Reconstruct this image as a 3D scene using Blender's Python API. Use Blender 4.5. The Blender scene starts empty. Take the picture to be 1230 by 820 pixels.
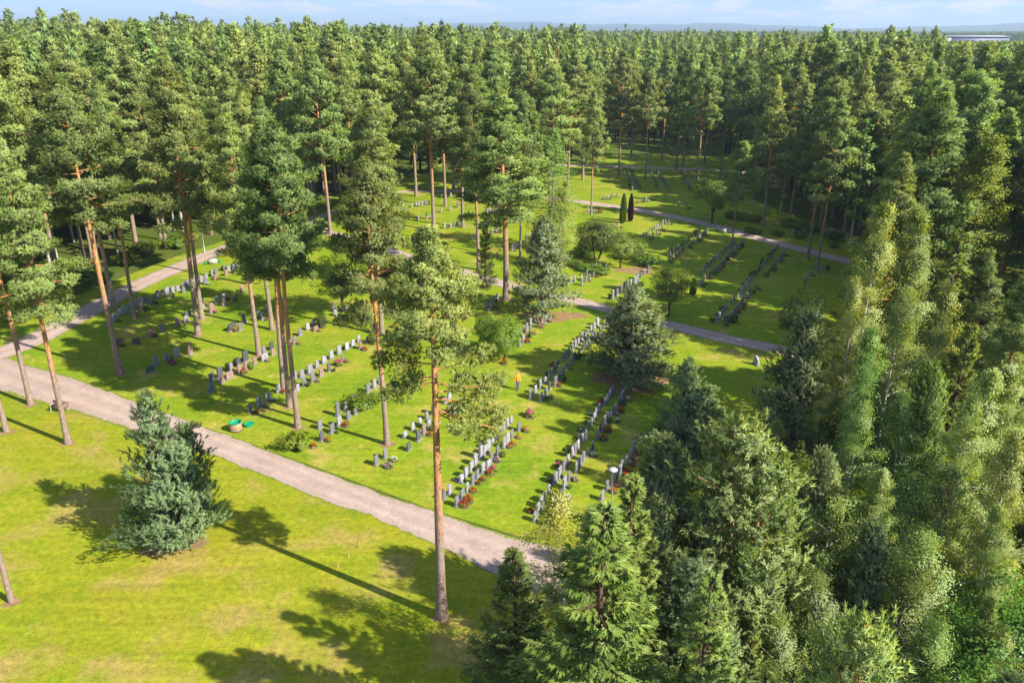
import bpy, math, random
import numpy as np
from mathutils import Vector

# ------------------------------------------------------------------ camera, sky, sun, exposure
scene = bpy.context.scene
CAM_H = 30.0
PITCH = math.radians(21.35)
F_PX = 957.0
PC, PS = math.cos(PITCH), math.sin(PITCH)
cam_d = bpy.data.cameras.new('camera')
cam_d.sensor_width = 36.0
cam_d.lens = 36.0 * F_PX / 1230.0
cam_d.clip_start = 0.5
cam_d.clip_end = 60000.0
cam = bpy.data.objects.new('camera', cam_d)
scene.collection.objects.link(cam)
cam.location = (0, 0, CAM_H)
cam.rotation_euler = (math.radians(90) - PITCH, 0, 0)
scene.camera = cam

SUN_EL = math.radians(36.5)
SUN_DIR = Vector((0.865 * math.cos(SUN_EL), -0.50 * math.cos(SUN_EL), math.sin(SUN_EL))).normalized()
sun_d = bpy.data.lights.new('sun', 'SUN')
sun_d.energy = 5.0
sun_d.angle = math.radians(0.53)
sun_d.color = (1.0, 0.93, 0.80)
sun = bpy.data.objects.new('sun', sun_d)
scene.collection.objects.link(sun)
sun.location = (60, -40, 80)
sun.rotation_euler = SUN_DIR.to_track_quat('Z', 'Y').to_euler()

world = bpy.data.worlds.new('World')
scene.world = world
world.use_nodes = True
wn, wl = world.node_tree.nodes, world.node_tree.links
wn.clear()
w_out = wn.new('ShaderNodeOutputWorld')
w_bg = wn.new('ShaderNodeBackground')
w_sky = wn.new('ShaderNodeTexSky')
w_sky.sky_type = 'NISHITA'
w_sky.sun_disc = False
w_sky.sun_elevation = SUN_EL
w_sky.sun_rotation = math.atan2(SUN_DIR.x, SUN_DIR.y)
w_sky.altitude = 60
w_sky.air_density = 1.0
w_sky.dust_density = 0.0
w_sky.ozone_density = 4.0
w_bg.inputs['Strength'].default_value = 0.15
# a thin field of fair-weather cloud on a flat layer above the whole place
w_tc = wn.new('ShaderNodeTexCoord')
w_com = wn.new('ShaderNodeMapping'); w_com.inputs['Scale'].default_value = (13, 13, 75); w_com.inputs['Location'].default_value = (3.1, 0.4, 1.7)
wl.new(w_tc.outputs['Generated'], w_com.inputs[0])
w_no = wn.new('ShaderNodeTexNoise')
w_no.inputs['Scale'].default_value = 1.0
w_no.inputs['Detail'].default_value = 7.0
w_no.inputs['Roughness'].default_value = 0.62
wl.new(w_com.outputs[0], w_no.inputs['Vector'])
w_ramp = wn.new('ShaderNodeValToRGB')
w_ramp.color_ramp.elements[0].position = 0.47
w_ramp.color_ramp.elements[0].color = (0, 0, 0, 1)
w_ramp.color_ramp.elements[1].position = 0.62
w_ramp.color_ramp.elements[1].color = (0.8, 0.8, 0.8, 1)
wl.new(w_no.outputs['Fac'], w_ramp.inputs[0])
w_mix = wn.new('ShaderNodeMixRGB')
w_mix.inputs[2].default_value = (3.0, 2.95, 3.2, 1)
# soft shoulder on the very bright sky, the same everywhere
w_k = wn.new('ShaderNodeVectorMath'); w_k.operation = 'MULTIPLY_ADD'; w_k.inputs[1].default_value = (0.22, 0.22, 0.22); w_k.inputs[2].default_value = (1, 1, 1)
wl.new(w_sky.outputs[0], w_k.inputs[0])
w_q = wn.new('ShaderNodeVectorMath'); w_q.operation = 'DIVIDE'; wl.new(w_sky.outputs[0], w_q.inputs[0]); wl.new(w_k.outputs[0], w_q.inputs[1])
w_t = wn.new('ShaderNodeVectorMath'); w_t.operation = 'MULTIPLY'; w_t.inputs[1].default_value = (0.66, 0.90, 1.27); wl.new(w_q.outputs[0], w_t.inputs[0])
wl.new(w_ramp.outputs[0], w_mix.inputs[0])
wl.new(w_t.outputs[0], w_mix.inputs[1])
wl.new(w_mix.outputs[0], w_bg.inputs['Color'])
wl.new(w_bg.outputs[0], w_out.inputs['Surface'])

scene.view_settings.view_transform = 'Standard'
scene.view_settings.look = 'None'
scene.view_settings.exposure = 1.12
scene.view_settings.gamma = 1.0
scene.view_settings.use_curve_mapping = False

scene.cycles.max_bounces = 5
scene.cycles.diffuse_bounces = 3
scene.cycles.transmission_bounces = 3
scene.cycles.glossy_bounces = 2
scene.cycles.volume_bounces = 0

# ------------------------------------------------------------------ helpers
COL = scene.collection
rng = np.random.default_rng(11)
random.seed(5)
R = math.radians

def ray(x, y):
    u, v = (x - 615.0) / F_PX, (y - 410.0) / F_PX
    return u, PC - v * PS, -PS - v * PC

def G(x, y, z=0.0):
    """ground point seen at photo pixel (x, y)"""
    u, f, d = ray(x, y)
    t = (z - CAM_H) / d
    return Vector((u * t, f * t, z))

def P(X, Y, Z=0.0):
    """photo pixel of a world point"""
    dz = Z - CAM_H
    depth = Y * PC - dz * PS
    up = Y * PS + dz * PC
    return 615 + F_PX * X / depth, 410 - F_PX * up / depth

def height_at(pt, ytop):
    """height of something standing at pt whose top reaches photo row ytop"""
    u, f, d = ray(615, ytop)
    return CAM_H + pt.y * d / f

def tag(o, label=None, cat=None, group=None, kind=None):
    if label: o['label'] = label
    if cat: o['category'] = cat
    if group: o['group'] = group
    if kind: o['kind'] = kind
    return o

def empty(name, loc, rz=0.0):
    o = bpy.data.objects.new(name, None)
    o.empty_display_size = 0.3
    COL.objects.link(o)
    o.location = loc
    o.rotation_euler = (0, 0, rz)
    return o

def link(name, me, parent=None, loc=None):
    o = bpy.data.objects.new(name, me)
    COL.objects.link(o)
    if parent: o.parent = parent
    if loc is not None: o.location = loc
    return o

def mesh_np(name, verts, faces, mats, midx=None, smooth=False, tint=None):
    """verts (N,3); faces list of int arrays, each (M,k) of one face size"""
    me = bpy.data.meshes.new(name)
    verts = np.asarray(verts, dtype=np.float32)
    faces = [np.asarray(f, dtype=np.int32) for f in faces if len(f)]
    nl = sum(f.size for f in faces); npol = sum(len(f) for f in faces)
    me.vertices.add(len(verts)); me.loops.add(nl); me.polygons.add(npol)
    me.vertices.foreach_set('co', verts.ravel())
    me.loops.foreach_set('vertex_index', np.concatenate([f.ravel() for f in faces]))
    sizes = np.concatenate([np.full(len(f), f.shape[1], dtype=np.int32) for f in faces])
    starts = np.concatenate([[0], np.cumsum(sizes)[:-1]]).astype(np.int32)
    me.polygons.foreach_set('loop_start', starts)
    me.polygons.foreach_set('loop_total', sizes)
    for m in (mats if isinstance(mats, (list, tuple)) else [mats]): me.materials.append(m)
    if midx is not None: me.polygons.foreach_set('material_index', np.asarray(midx, dtype=np.int32))
    if isinstance(smooth, np.ndarray): me.polygons.foreach_set('use_smooth', smooth)
    elif smooth: me.polygons.foreach_set('use_smooth', np.ones(npol, dtype=bool))
    if tint is not None:
        a = me.attributes.new('tint', 'FLOAT', 'POINT')
        a.data.foreach_set('value', np.asarray(tint, dtype=np.float32))
    me.update(calc_edges=True)
    return me

class MB:
    """collects simple solids for one mesh"""
    def __init__(s): s.v = []; s.q = []; s.t = []; s.n = 0
    def add(s, v, q=(), t=()):
        v = np.asarray(v, float)
        s.v.append(v)
        s.q += [tuple(i + s.n for i in f) for f in q]
        s.t += [tuple(i + s.n for i in f) for f in t]
        s.n += len(v)
    def box(s, c, d, rz=0.0, ry=0.0):
        x, y, z = (k / 2 for k in d)
        v = np.array([(-x,-y,-z),(x,-y,-z),(x,y,-z),(-x,y,-z),(-x,-y,z),(x,-y,z),(x,y,z),(-x,y,z)])
        if ry:
            cr, sr = math.cos(ry), math.sin(ry); v = v @ np.array([(cr,0,-sr),(0,1,0),(sr,0,cr)])
        if rz:
            cr, sr = math.cos(rz), math.sin(rz); v = v @ np.array([(cr,sr,0),(-sr,cr,0),(0,0,1)])
        s.add(v + np.array(c), [(0,3,2,1),(4,5,6,7),(0,1,5,4),(1,2,6,5),(2,3,7,6),(3,0,4,7)])
    def tube(s, pts, rad, seg=8, cap=True):
        v, q = tube_np(np.array(pts, float), np.array(rad, float), seg)
        t = []
        n = len(pts)
        if cap:
            v = np.vstack([v, pts[0], pts[-1]])
            for k in range(seg):
                t.append((n*seg, (k+1) % seg, k)); t.append((n*seg+1, (n-1)*seg+k, (n-1)*seg+(k+1) % seg))
        s.add(v, [tuple(f) for f in q], t)
    def lathe(s, prof, seg=16, c=(0,0,0)):
        pts = [(c[0], c[1], c[2] + z) for r, z in prof]
        v = []
        for r, z in prof:
            for k in range(seg):
                a = 2*math.pi*k/seg
                v.append((c[0]+r*math.cos(a), c[1]+r*math.sin(a), c[2]+z))
        q = []
        for i in range(len(prof)-1):
            for k in range(seg):
                q.append((i*seg+k, i*seg+(k+1)%seg, (i+1)*seg+(k+1)%seg, (i+1)*seg+k))
        s.add(v, q)
    def mesh(s, name, mat, smooth=False):
        return mesh_np(name, np.vstack(s.v), [np.array(s.q, int).reshape(-1, 4), np.array(s.t, int).reshape(-1, 3)], mat, smooth=smooth)
    def build(s, name, mat, parent=None, smooth=False, loc=None):
        return link(name, s.mesh(name, mat, smooth), parent, loc)

def tube_np(pts, rad, seg):
    n = len(pts)
    tan = np.gradient(pts, axis=0)
    tan /= np.linalg.norm(tan, axis=1)[:, None] + 1e-9
    ref = np.where(np.abs(tan[:, 2:3]) > 0.9, np.array([[1.0, 0, 0]]), np.array([[0, 0, 1.0]]))
    if np.abs(tan[:, 2]).mean() > 0.6: ref = np.tile([[1.0, 0, 0]], (n, 1))
    a = np.cross(tan, ref); a /= np.linalg.norm(a, axis=1)[:, None] + 1e-9
    b = np.cross(tan, a)
    ang = np.linspace(0, 2*math.pi, seg, endpoint=False)
    v = pts[:, None, :] + rad[:, None, None] * (np.cos(ang)[None, :, None] * a[:, None, :] + np.sin(ang)[None, :, None] * b[:, None, :])
    i = np.arange(n-1)[:, None] * seg; k = np.arange(seg)[None, :]; k2 = (k+1) % seg
    q = np.stack([i+k, i+seg+k, i+seg+k2, i+k2], -1).reshape(-1, 4)
    return v.reshape(-1, 3), q

# ------------------------------------------------------------------ materials
def new_mat(name):
    m = bpy.data.materials.new(name); m.use_nodes = True
    m.node_tree.nodes.clear()
    return m, m.node_tree.nodes, m.node_tree.links

def ramp_node(n, stops):
    r = n.new('ShaderNodeValToRGB'); cr = r.color_ramp
    while len(cr.elements) < len(stops): cr.elements.new(0.5)
    for e, (p, c) in zip(cr.elements, stops): e.position = p; e.color = (*c, 1)
    return r

def plain(name, col, rough=0.7, noise=0.0, scale=8.0, bump=0.0, rand=0.0, metal=0.0, spec=0.3):
    m, n, l = new_mat(name)
    o = n.new('ShaderNodeOutputMaterial'); b = n.new('ShaderNodeBsdfPrincipled')
    b.inputs['Roughness'].default_value = rough; b.inputs['Metallic'].default_value = metal
    b.inputs['Specular IOR Level'].default_value = spec
    l.new(b.outputs[0], o.inputs[0])
    tc = n.new('ShaderNodeTexCoord')
    no = n.new('ShaderNodeTexNoise'); no.inputs['Scale'].default_value = scale; no.inputs['Detail'].default_value = 5
    l.new(tc.outputs['Object'], no.inputs['Vector'])
    lo = tuple(c*(1-noise) for c in col); hi = tuple(min(1, c*(1+noise)) for c in col)
    r = ramp_node(n, [(0.3, lo), (0.7, hi)])
    l.new(no.outputs['Fac'], r.inputs[0])
    last = r.outputs[0]
    if rand:
        oi = n.new('ShaderNodeObjectInfo'); mr = n.new('ShaderNodeMapRange')
        mr.inputs['To Min'].default_value = 1-rand; mr.inputs['To Max'].default_value = 1+rand
        l.new(oi.outputs['Random'], mr.inputs['Value'])
        hs = n.new('ShaderNodeHueSaturation'); l.new(mr.outputs[0], hs.inputs['Value']); l.new(last, hs.inputs['Color'])
        last = hs.outputs[0]
    l.new(last, b.inputs['Base Color'])
    if bump:
        bp = n.new('ShaderNodeBump'); bp.inputs['Strength'].default_value = bump; bp.inputs['Distance'].default_value = 0.03
        l.new(no.outputs['Fac'], bp.inputs['Height']); l.new(bp.outputs[0], b.inputs['Normal'])
    return m

def foliage(name, dark, light, trans=0.42, rand=0.22, hue=0.02, gloss=0.02, brown=None):
    m, n, l = new_mat(name)
    o = n.new('ShaderNodeOutputMaterial')
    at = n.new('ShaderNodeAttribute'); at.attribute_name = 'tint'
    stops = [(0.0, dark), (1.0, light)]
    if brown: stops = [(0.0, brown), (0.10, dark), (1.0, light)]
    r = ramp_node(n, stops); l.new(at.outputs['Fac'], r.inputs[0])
    oi = n.new('ShaderNodeObjectInfo')
    mr = n.new('ShaderNodeMapRange'); mr.inputs['To Min'].default_value = 1-rand; mr.inputs['To Max'].default_value = 1+rand
    l.new(oi.outputs['Random'], mr.inputs['Value'])
    wn2 = n.new('ShaderNodeTexWhiteNoise'); wn2.noise_dimensions = '1D'; l.new(oi.outputs['Random'], wn2.inputs['W'])
    mh = n.new('ShaderNodeMapRange'); mh.inputs['To Min'].default_value = 0.5-hue; mh.inputs['To Max'].default_value = 0.5+hue
    l.new(wn2.outputs['Value'], mh.inputs['Value'])
    hs = n.new('ShaderNodeHueSaturation'); l.new(mr.outputs[0], hs.inputs['Value']); l.new(mh.outputs[0], hs.inputs['Hue'])
    l.new(r.outputs[0], hs.inputs['Color'])
    d = n.new('ShaderNodeBsdfDiffuse'); t = n.new('ShaderNodeBsdfTranslucent')
    l.new(hs.outputs[0], d.inputs[0])
    tm = n.new('ShaderNodeMixRGB'); tm.blend_type = 'MULTIPLY'; tm.inputs[0].default_value = 1.0
    tm.inputs[2].default_value = (1.25, 1.15, 0.55, 1); l.new(hs.outputs[0], tm.inputs[1]); l.new(tm.outputs[0], t.inputs[0])
    mx = n.new('ShaderNodeMixShader'); mx.inputs[0].default_value = trans
    l.new(d.outputs[0], mx.inputs[1]); l.new(t.outputs[0], mx.inputs[2])
    g = n.new('ShaderNodeBsdfGlossy'); g.inputs['Roughness'].default_value = 0.45; g.inputs['Color'].default_value = (0.8, 0.85, 0.9, 1)
    m2 = n.new('ShaderNodeMixShader'); m2.inputs[0].default_value = gloss
    l.new(mx.outputs[0], m2.inputs[1]); l.new(g.outputs[0], m2.inputs[2]); l.new(m2.outputs[0], o.inputs[0])
    return m

def bark(name, low, high, z0, z1, dark, scale=(6, 6, 1.6), bump=0.6):
    m, n, l = new_mat(name)
    o = n.new('ShaderNodeOutputMaterial'); b = n.new('ShaderNodeBsdfPrincipled'); b.inputs['Roughness'].default_value = 0.9
    b.inputs['Specular IOR Level'].default_value = 0.1
    l.new(b.outputs[0], o.inputs[0])
    tc = n.new('ShaderNodeTexCoord'); mp = n.new('ShaderNodeMapping'); mp.inputs['Scale'].default_value = scale
    l.new(tc.outputs['Object'], mp.inputs[0])
    vo = n.new('ShaderNodeTexNoise'); vo.inputs['Scale'].default_value = 2.4; vo.inputs['Detail'].default_value = 6; vo.inputs['Roughness'].default_value = 0.7
    l.new(mp.outputs[0], vo.inputs['Vector'])
    sp = n.new('ShaderNodeSeparateXYZ'); l.new(tc.outputs['Object'], sp.inputs[0])
    no = n.new('ShaderNodeTexNoise'); no.inputs['Scale'].default_value = 0.8; l.new(tc.outputs['Object'], no.inputs['Vector'])
    ad = n.new('ShaderNodeMath'); ad.operation = 'MULTIPLY_ADD'; ad.inputs[1].default_value = 4.0; l.new(no.outputs['Fac'], ad.inputs[0]); l.new(sp.outputs['Z'], ad.inputs[2])
    mr = n.new('ShaderNodeMapRange'); mr.inputs['From Min'].default_value = z0+2; mr.inputs['From Max'].default_value = z1+2
    l.new(ad.outputs[0], mr.inputs['Value'])
    mx = n.new('ShaderNodeMixRGB'); mx.inputs[1].default_value = (*low, 1); mx.inputs[2].default_value = (*high, 1); l.new(mr.outputs[0], mx.inputs[0])
    rp = ramp_node(n, [(0.35, (0, 0, 0)), (0.6, (1, 1, 1))]); l.new(vo.outputs['Fac'], rp.inputs[0])
    m2 = n.new('ShaderNodeMixRGB'); m2.inputs[1].default_value = (*dark, 1); l.new(rp.outputs[0], m2.inputs[0]); l.new(mx.outputs[0], m2.inputs[2])
    l.new(m2.outputs[0], b.inputs['Base Color'])
    bp = n.new('ShaderNodeBump'); bp.inputs['Strength'].default_value = bump; bp.inputs['Distance'].default_value = 0.05
    l.new(vo.outputs['Fac'], bp.inputs['Height']); l.new(bp.outputs[0], b.inputs['Normal'])
    return m

def ground_mat(name, cols, big=0.11, mid=0.7, fine=9.0, bump=0.5, dist=0.06, dry=None, dry_cut=0.58, streak=0.0, grain=0.42, verge=False):
    """cols: three colours mixed by patches; dry: bleached patches"""
    m, n, l = new_mat(name)
    o = n.new('ShaderNodeOutputMaterial'); b = n.new('ShaderNodeBsdfPrincipled'); b.inputs['Roughness'].default_value = 0.95
    b.inputs['Specular IOR Level'].default_value = 0.08
    l.new(b.outputs[0], o.inputs[0])
    tc = n.new('ShaderNodeTexCoord')
    def noise(s, det=4, rough=0.55):
        k = n.new('ShaderNodeTexNoise'); k.inputs['Scale'].default_value = s; k.inputs['Detail'].default_value = det; k.inputs['Roughness'].default_value = rough
        l.new(tc.outputs['Object'], k.inputs['Vector']); return k
    a = noise(big, 5); c = noise(mid, 5, 0.65); d = noise(fine, 6, 0.75)
    r = ramp_node(n, [(0.34, cols[0]), (0.5, cols[1]), (0.64, cols[2])])
    l.new(a.outputs['Fac'], r.inputs[0])
    r2 = ramp_node(n, [(0.36, cols[0]), (0.5, cols[1]), (0.64, cols[2])])
    l.new(c.outputs['Fac'], r2.inputs[0])
    mx = n.new('ShaderNodeMixRGB'); mx.inputs[0].default_value = 0.45; l.new(r.outputs[0], mx.inputs[1]); l.new(r2.outputs[0], mx.inputs[2])
    last = mx.outputs[0]
    if dry:
        e = noise(big*2.3, 6, 0.6); rr = ramp_node(n, [(dry_cut, (0, 0, 0)), (dry_cut+0.14, (0.75, 0.75, 0.75))]); l.new(e.outputs['Fac'], rr.inputs[0])
        m3 = n.new('ShaderNodeMixRGB'); l.new(rr.outputs[0], m3.inputs[0]); l.new(last, m3.inputs[1]); m3.inputs[2].default_value = (*dry, 1)
        last = m3.outputs[0]
    if streak:
        mp = n.new('ShaderNodeMapping'); mp.inputs['Rotation'].default_value = (0, 0, streak); mp.inputs['Scale'].default_value = (0.12, 1.5, 1); l.new(tc.outputs['Object'], mp.inputs[0])
        sk = n.new('ShaderNodeTexNoise'); sk.inputs['Scale'].default_value = 1.0; sk.inputs['Detail'].default_value = 5; sk.inputs['Roughness'].default_value = 0.6; l.new(mp.outputs[0], sk.inputs['Vector'])
        fs = n.new('ShaderNodeMapRange'); fs.inputs['From Min'].default_value = 0.3; fs.inputs['From Max'].default_value = 0.7; fs.inputs['To Min'].default_value = 0.87; fs.inputs['To Max'].default_value = 1.13; l.new(sk.outputs['Fac'], fs.inputs['Value'])
        h2 = n.new('ShaderNodeHueSaturation'); l.new(fs.outputs[0], h2.inputs['Value']); l.new(last, h2.inputs['Color']); last = h2.outputs[0]
    g2 = noise(fine * 0.28, 5, 0.7); ga = n.new('ShaderNodeMath'); ga.operation = 'ADD'; l.new(d.outputs['Fac'], ga.inputs[0]); l.new(g2.outputs['Fac'], ga.inputs[1])
    f = n.new('ShaderNodeMapRange'); f.inputs['From Min'].default_value = 0.72; f.inputs['From Max'].default_value = 1.28
    f.inputs['To Min'].default_value = 1 - grain; f.inputs['To Max'].default_value = 1 + grain; l.new(ga.outputs[0], f.inputs['Value'])
    if verge:       # worn wheel tracks, and grass creeping in over the edges of the gravel
        ac = n.new('ShaderNodeAttribute'); ac.attribute_name = 'across'
        tr = ramp_node(n, [(0.0, (0.86,) * 3), (0.18, (0.92,) * 3), (0.30, (1.10,) * 3), (0.42, (0.94,) * 3), (0.5, (0.90,) * 3), (0.58, (0.94,) * 3), (0.70, (1.10,) * 3), (0.82, (0.92,) * 3), (1.0, (0.86,) * 3)])
        l.new(ac.outputs['Fac'], tr.inputs[0])
        mt = n.new('ShaderNodeMixRGB'); mt.blend_type = 'MULTIPLY'; mt.inputs[0].default_value = 0.8; l.new(last, mt.inputs[1]); l.new(tr.outputs[0], mt.inputs[2])
        pp = n.new('ShaderNodeMath'); pp.operation = 'PINGPONG'; pp.inputs[1].default_value = 0.5; l.new(ac.outputs['Fac'], pp.inputs[0])
        ed = n.new('ShaderNodeMapRange'); ed.inputs['From Min'].default_value = 0.0; ed.inputs['From Max'].default_value = 0.13; ed.inputs['To Min'].default_value = 0.72; ed.inputs['To Max'].default_value = 0.22; l.new(pp.outputs[0], ed.inputs['Value'])
        vn = noise(2.6, 6, 0.75)
        gt = n.new('ShaderNodeMath'); gt.operation = 'SUBTRACT'; l.new(ed.outputs[0], gt.inputs[0]); l.new(vn.outputs['Fac'], gt.inputs[1])
        gm = n.new('ShaderNodeMapRange'); gm.inputs['From Min'].default_value = -0.02; gm.inputs['From Max'].default_value = 0.10; l.new(gt.outputs[0], gm.inputs['Value'])
        mv = n.new('ShaderNodeMixRGB'); mv.inputs[2].default_value = (0.150, 0.190, 0.022, 1); l.new(gm.outputs[0], mv.inputs[0]); l.new(mt.outputs[0], mv.inputs[1]); last = mv.outputs[0]
    hs = n.new('ShaderNodeHueSaturation'); l.new(f.outputs[0], hs.inputs['Value']); l.new(last, hs.inputs['Color'])
    l.new(hs.outputs[0], b.inputs['Base Color'])
    bp = n.new('ShaderNodeBump'); bp.inputs['Strength'].default_value = bump; bp.inputs['Distance'].default_value = dist
    l.new(d.outputs['Fac'], bp.inputs['Height']); l.new(bp.outputs[0], b.inputs['Normal'])
    return m

M = {}
M['lawn'] = ground_mat('cemetery_lawn', [(0.115, 0.205, 0.008), (0.185, 0.248, 0.011), (0.270, 0.262, 0.024)], dry=(0.40, 0.29, 0.085), dry_cut=0.55, streak=1.19)
M['front_lawn'] = ground_mat('front_lawn', [(0.155, 0.215, 0.009), (0.225, 0.245, 0.012), (0.285, 0.250, 0.022)], big=0.09, dry=(0.33, 0.235, 0.075), dry_cut=0.50, streak=-0.55)
M['floor'] = ground_mat('forest_floor', [(0.055, 0.100, 0.012), (0.085, 0.125, 0.015), (0.12, 0.11, 0.035)], mid=0.4, bump=0.8, dist=0.15)
M['gravel'] = ground_mat('gravel', [(0.335, 0.248, 0.205), (0.385, 0.290, 0.242), (0.435, 0.334, 0.284)], big=0.25, mid=1.2, fine=14.0, bump=0.4, dist=0.03, grain=0.22, verge=True)
M['litter'] = ground_mat('needle_litter', [(0.21, 0.125, 0.065), (0.27, 0.165, 0.085), (0.22, 0.19, 0.055)], big=0.5, mid=1.5)
M['pine_bark'] = bark('pine_bark', (0.33, 0.255, 0.205), (0.64, 0.300, 0.105), 5.0, 9.0, (0.14, 0.09, 0.065))
M['dark_bark'] = bark('dark_bark', (0.12, 0.085, 0.065), (0.15, 0.09, 0.06), 4, 10, (0.04, 0.03, 0.025))
M['birch_bark'] = bark('birch_bark', (0.62, 0.60, 0.55), (0.66, 0.62, 0.56), 1, 6, (0.06, 0.055, 0.05), scale=(1.2, 1.2, 5), bump=0.15)
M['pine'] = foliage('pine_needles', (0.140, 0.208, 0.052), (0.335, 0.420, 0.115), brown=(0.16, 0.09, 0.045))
M['young'] = foliage('young_pine_needles', (0.125, 0.205, 0.095), (0.330, 0.425, 0.200), hue=0.025)
M['blue'] = foliage('blue_green_needles', (0.075, 0.135, 0.062), (0.225, 0.305, 0.130), hue=0.01)
M['airy'] = foliage('airy_pine_needles', (0.135, 0.210, 0.066), (0.350, 0.440, 0.150), hue=0.02)
M['spruce'] = foliage('spruce_needles', (0.130, 0.200, 0.036), (0.335, 0.410, 0.080), hue=0.008, brown=(0.12, 0.08, 0.04))
M['birch'] = foliage('birch_leaves', (0.170, 0.245, 0.044), (0.300, 0.380, 0.080), trans=0.38, hue=0.03, gloss=0.02)
M['leaf'] = foliage('broad_leaves', (0.090, 0.170, 0.020), (0.210, 0.310, 0.038), trans=0.35, hue=0.03, gloss=0.02)
M['yellow'] = foliage('yellow_leaves', (0.240, 0.275, 0.036), (0.365, 0.385, 0.060), trans=0.38, gloss=0.02)
M['lime'] = foliage('lime_leaves', (0.12, 0.20, 0.014), (0.26, 0.34, 0.030), trans=0.38, gloss=0.02)
M['darkleaf'] = foliage('dark_leaves', (0.045, 0.085, 0.018), (0.120, 0.160, 0.035), trans=0.25, brown=(0.12, 0.07, 0.03))
M['purple'] = foliage('purple_leaves', (0.06, 0.018, 0.016), (0.17, 0.045, 0.03), trans=0.3)
# ------------------------------------------------------------------ foliage builders
def unit(a):
    return a / (np.linalg.norm(a, axis=-1, keepdims=True) + 1e-9)

def blades(c, d, L, W, n, spread, rs, tint, out=None):
    """n narrow triangular needle sprays round each centre c along d, their flat sides turned to the light side out"""
    K = len(c)
    dd = unit(d[:, None, :] + spread * rs.normal(size=(K, n, 3)))
    if out is None: side = unit(np.cross(dd, rs.normal(size=(K, n, 3))))
    else: side = unit(np.cross(dd, out[:, None, :] + 0.45 * rs.normal(size=(K, n, 3))))
    ll = L * rs.uniform(0.7, 1.25, (K, n, 1)); ww = W * rs.uniform(0.7, 1.3, (K, n, 1))
    cc = c[:, None, :] - dd * ll * 0.12
    fn = unit(np.cross(2 * side, dd))
    if out is None: out = fn.mean(1)
    flip = np.sign((fn * out[:, None, :]).sum(-1, keepdims=True)); flip[flip == 0] = 1
    side = side * flip; fn = fn * flip
    v = np.stack([cc - side * ww, cc + side * ww, cc + dd * ll], 2).reshape(-1, 3)
    global LAST_N
    LAST_N = np.repeat(unit(0.55 * out[:, None, :] + 0.45 * fn).reshape(-1, 3), 3, axis=0)
    f = np.arange(K * n * 3).reshape(-1, 3)
    t = np.repeat(tint, n * 3) + rs.uniform(-0.08, 0.08, K * n * 3)
    return v, f, np.clip(t, 0.0, 1.0)

def leafquads(c, nd, size, rs, tint):
    """diamond leaves at c, facing roughly nd"""
    K = len(c)
    nn = unit(nd + 0.5 * rs.normal(size=(K, 3)))
    a = unit(np.cross(nn, rs.normal(size=(K, 3)))); b = np.cross(nn, a)
    global LAST_N
    LAST_N = np.repeat(unit(0.7 * nd + 0.3 * nn), 4, axis=0)
    s = size * rs.uniform(0.6, 1.35, (K, 1))
    v = np.stack([c - a*s, c - b*s*0.6, c + a*s, c + b*s*0.6], 1).reshape(-1, 3)
    f = np.arange(K * 4).reshape(-1, 4)
    t = np.repeat(tint + rs.uniform(-0.10, 0.10, K), 4)
    return v, f, np.clip(t, 0, 1)

class Wood:
    def __init__(s): s.v = []; s.q = []; s.n = 0
    def tube(s, pts, rad, seg):
        v, q = tube_np(np.asarray(pts, float), np.asarray(rad, float), seg)
        s.v.append(v); s.q.append(q + s.n); s.n += len(v)
    def mesh(s, name, mat):
        return mesh_np(name, np.vstack(s.v), [np.vstack(s.q)], mat, smooth=True)

def trunk_path(H, rs, bend, n=12):
    z = np.linspace(-0.15, H, n)
    ph = rs.uniform(0, 6.28, 2); k = z / H
    x = bend * (np.sin(k*3.1 + ph[0]) - np.sin(ph[0])) * k; y = bend * (np.sin(k*2.6 + ph[1]) - np.sin(ph[1])) * k
    return np.stack([x, y, z], 1)

def at_z(path, z):
    return np.array([np.interp(z, path[:, 2], path[:, 0]), np.interp(z, path[:, 2], path[:, 1]), z])

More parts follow.
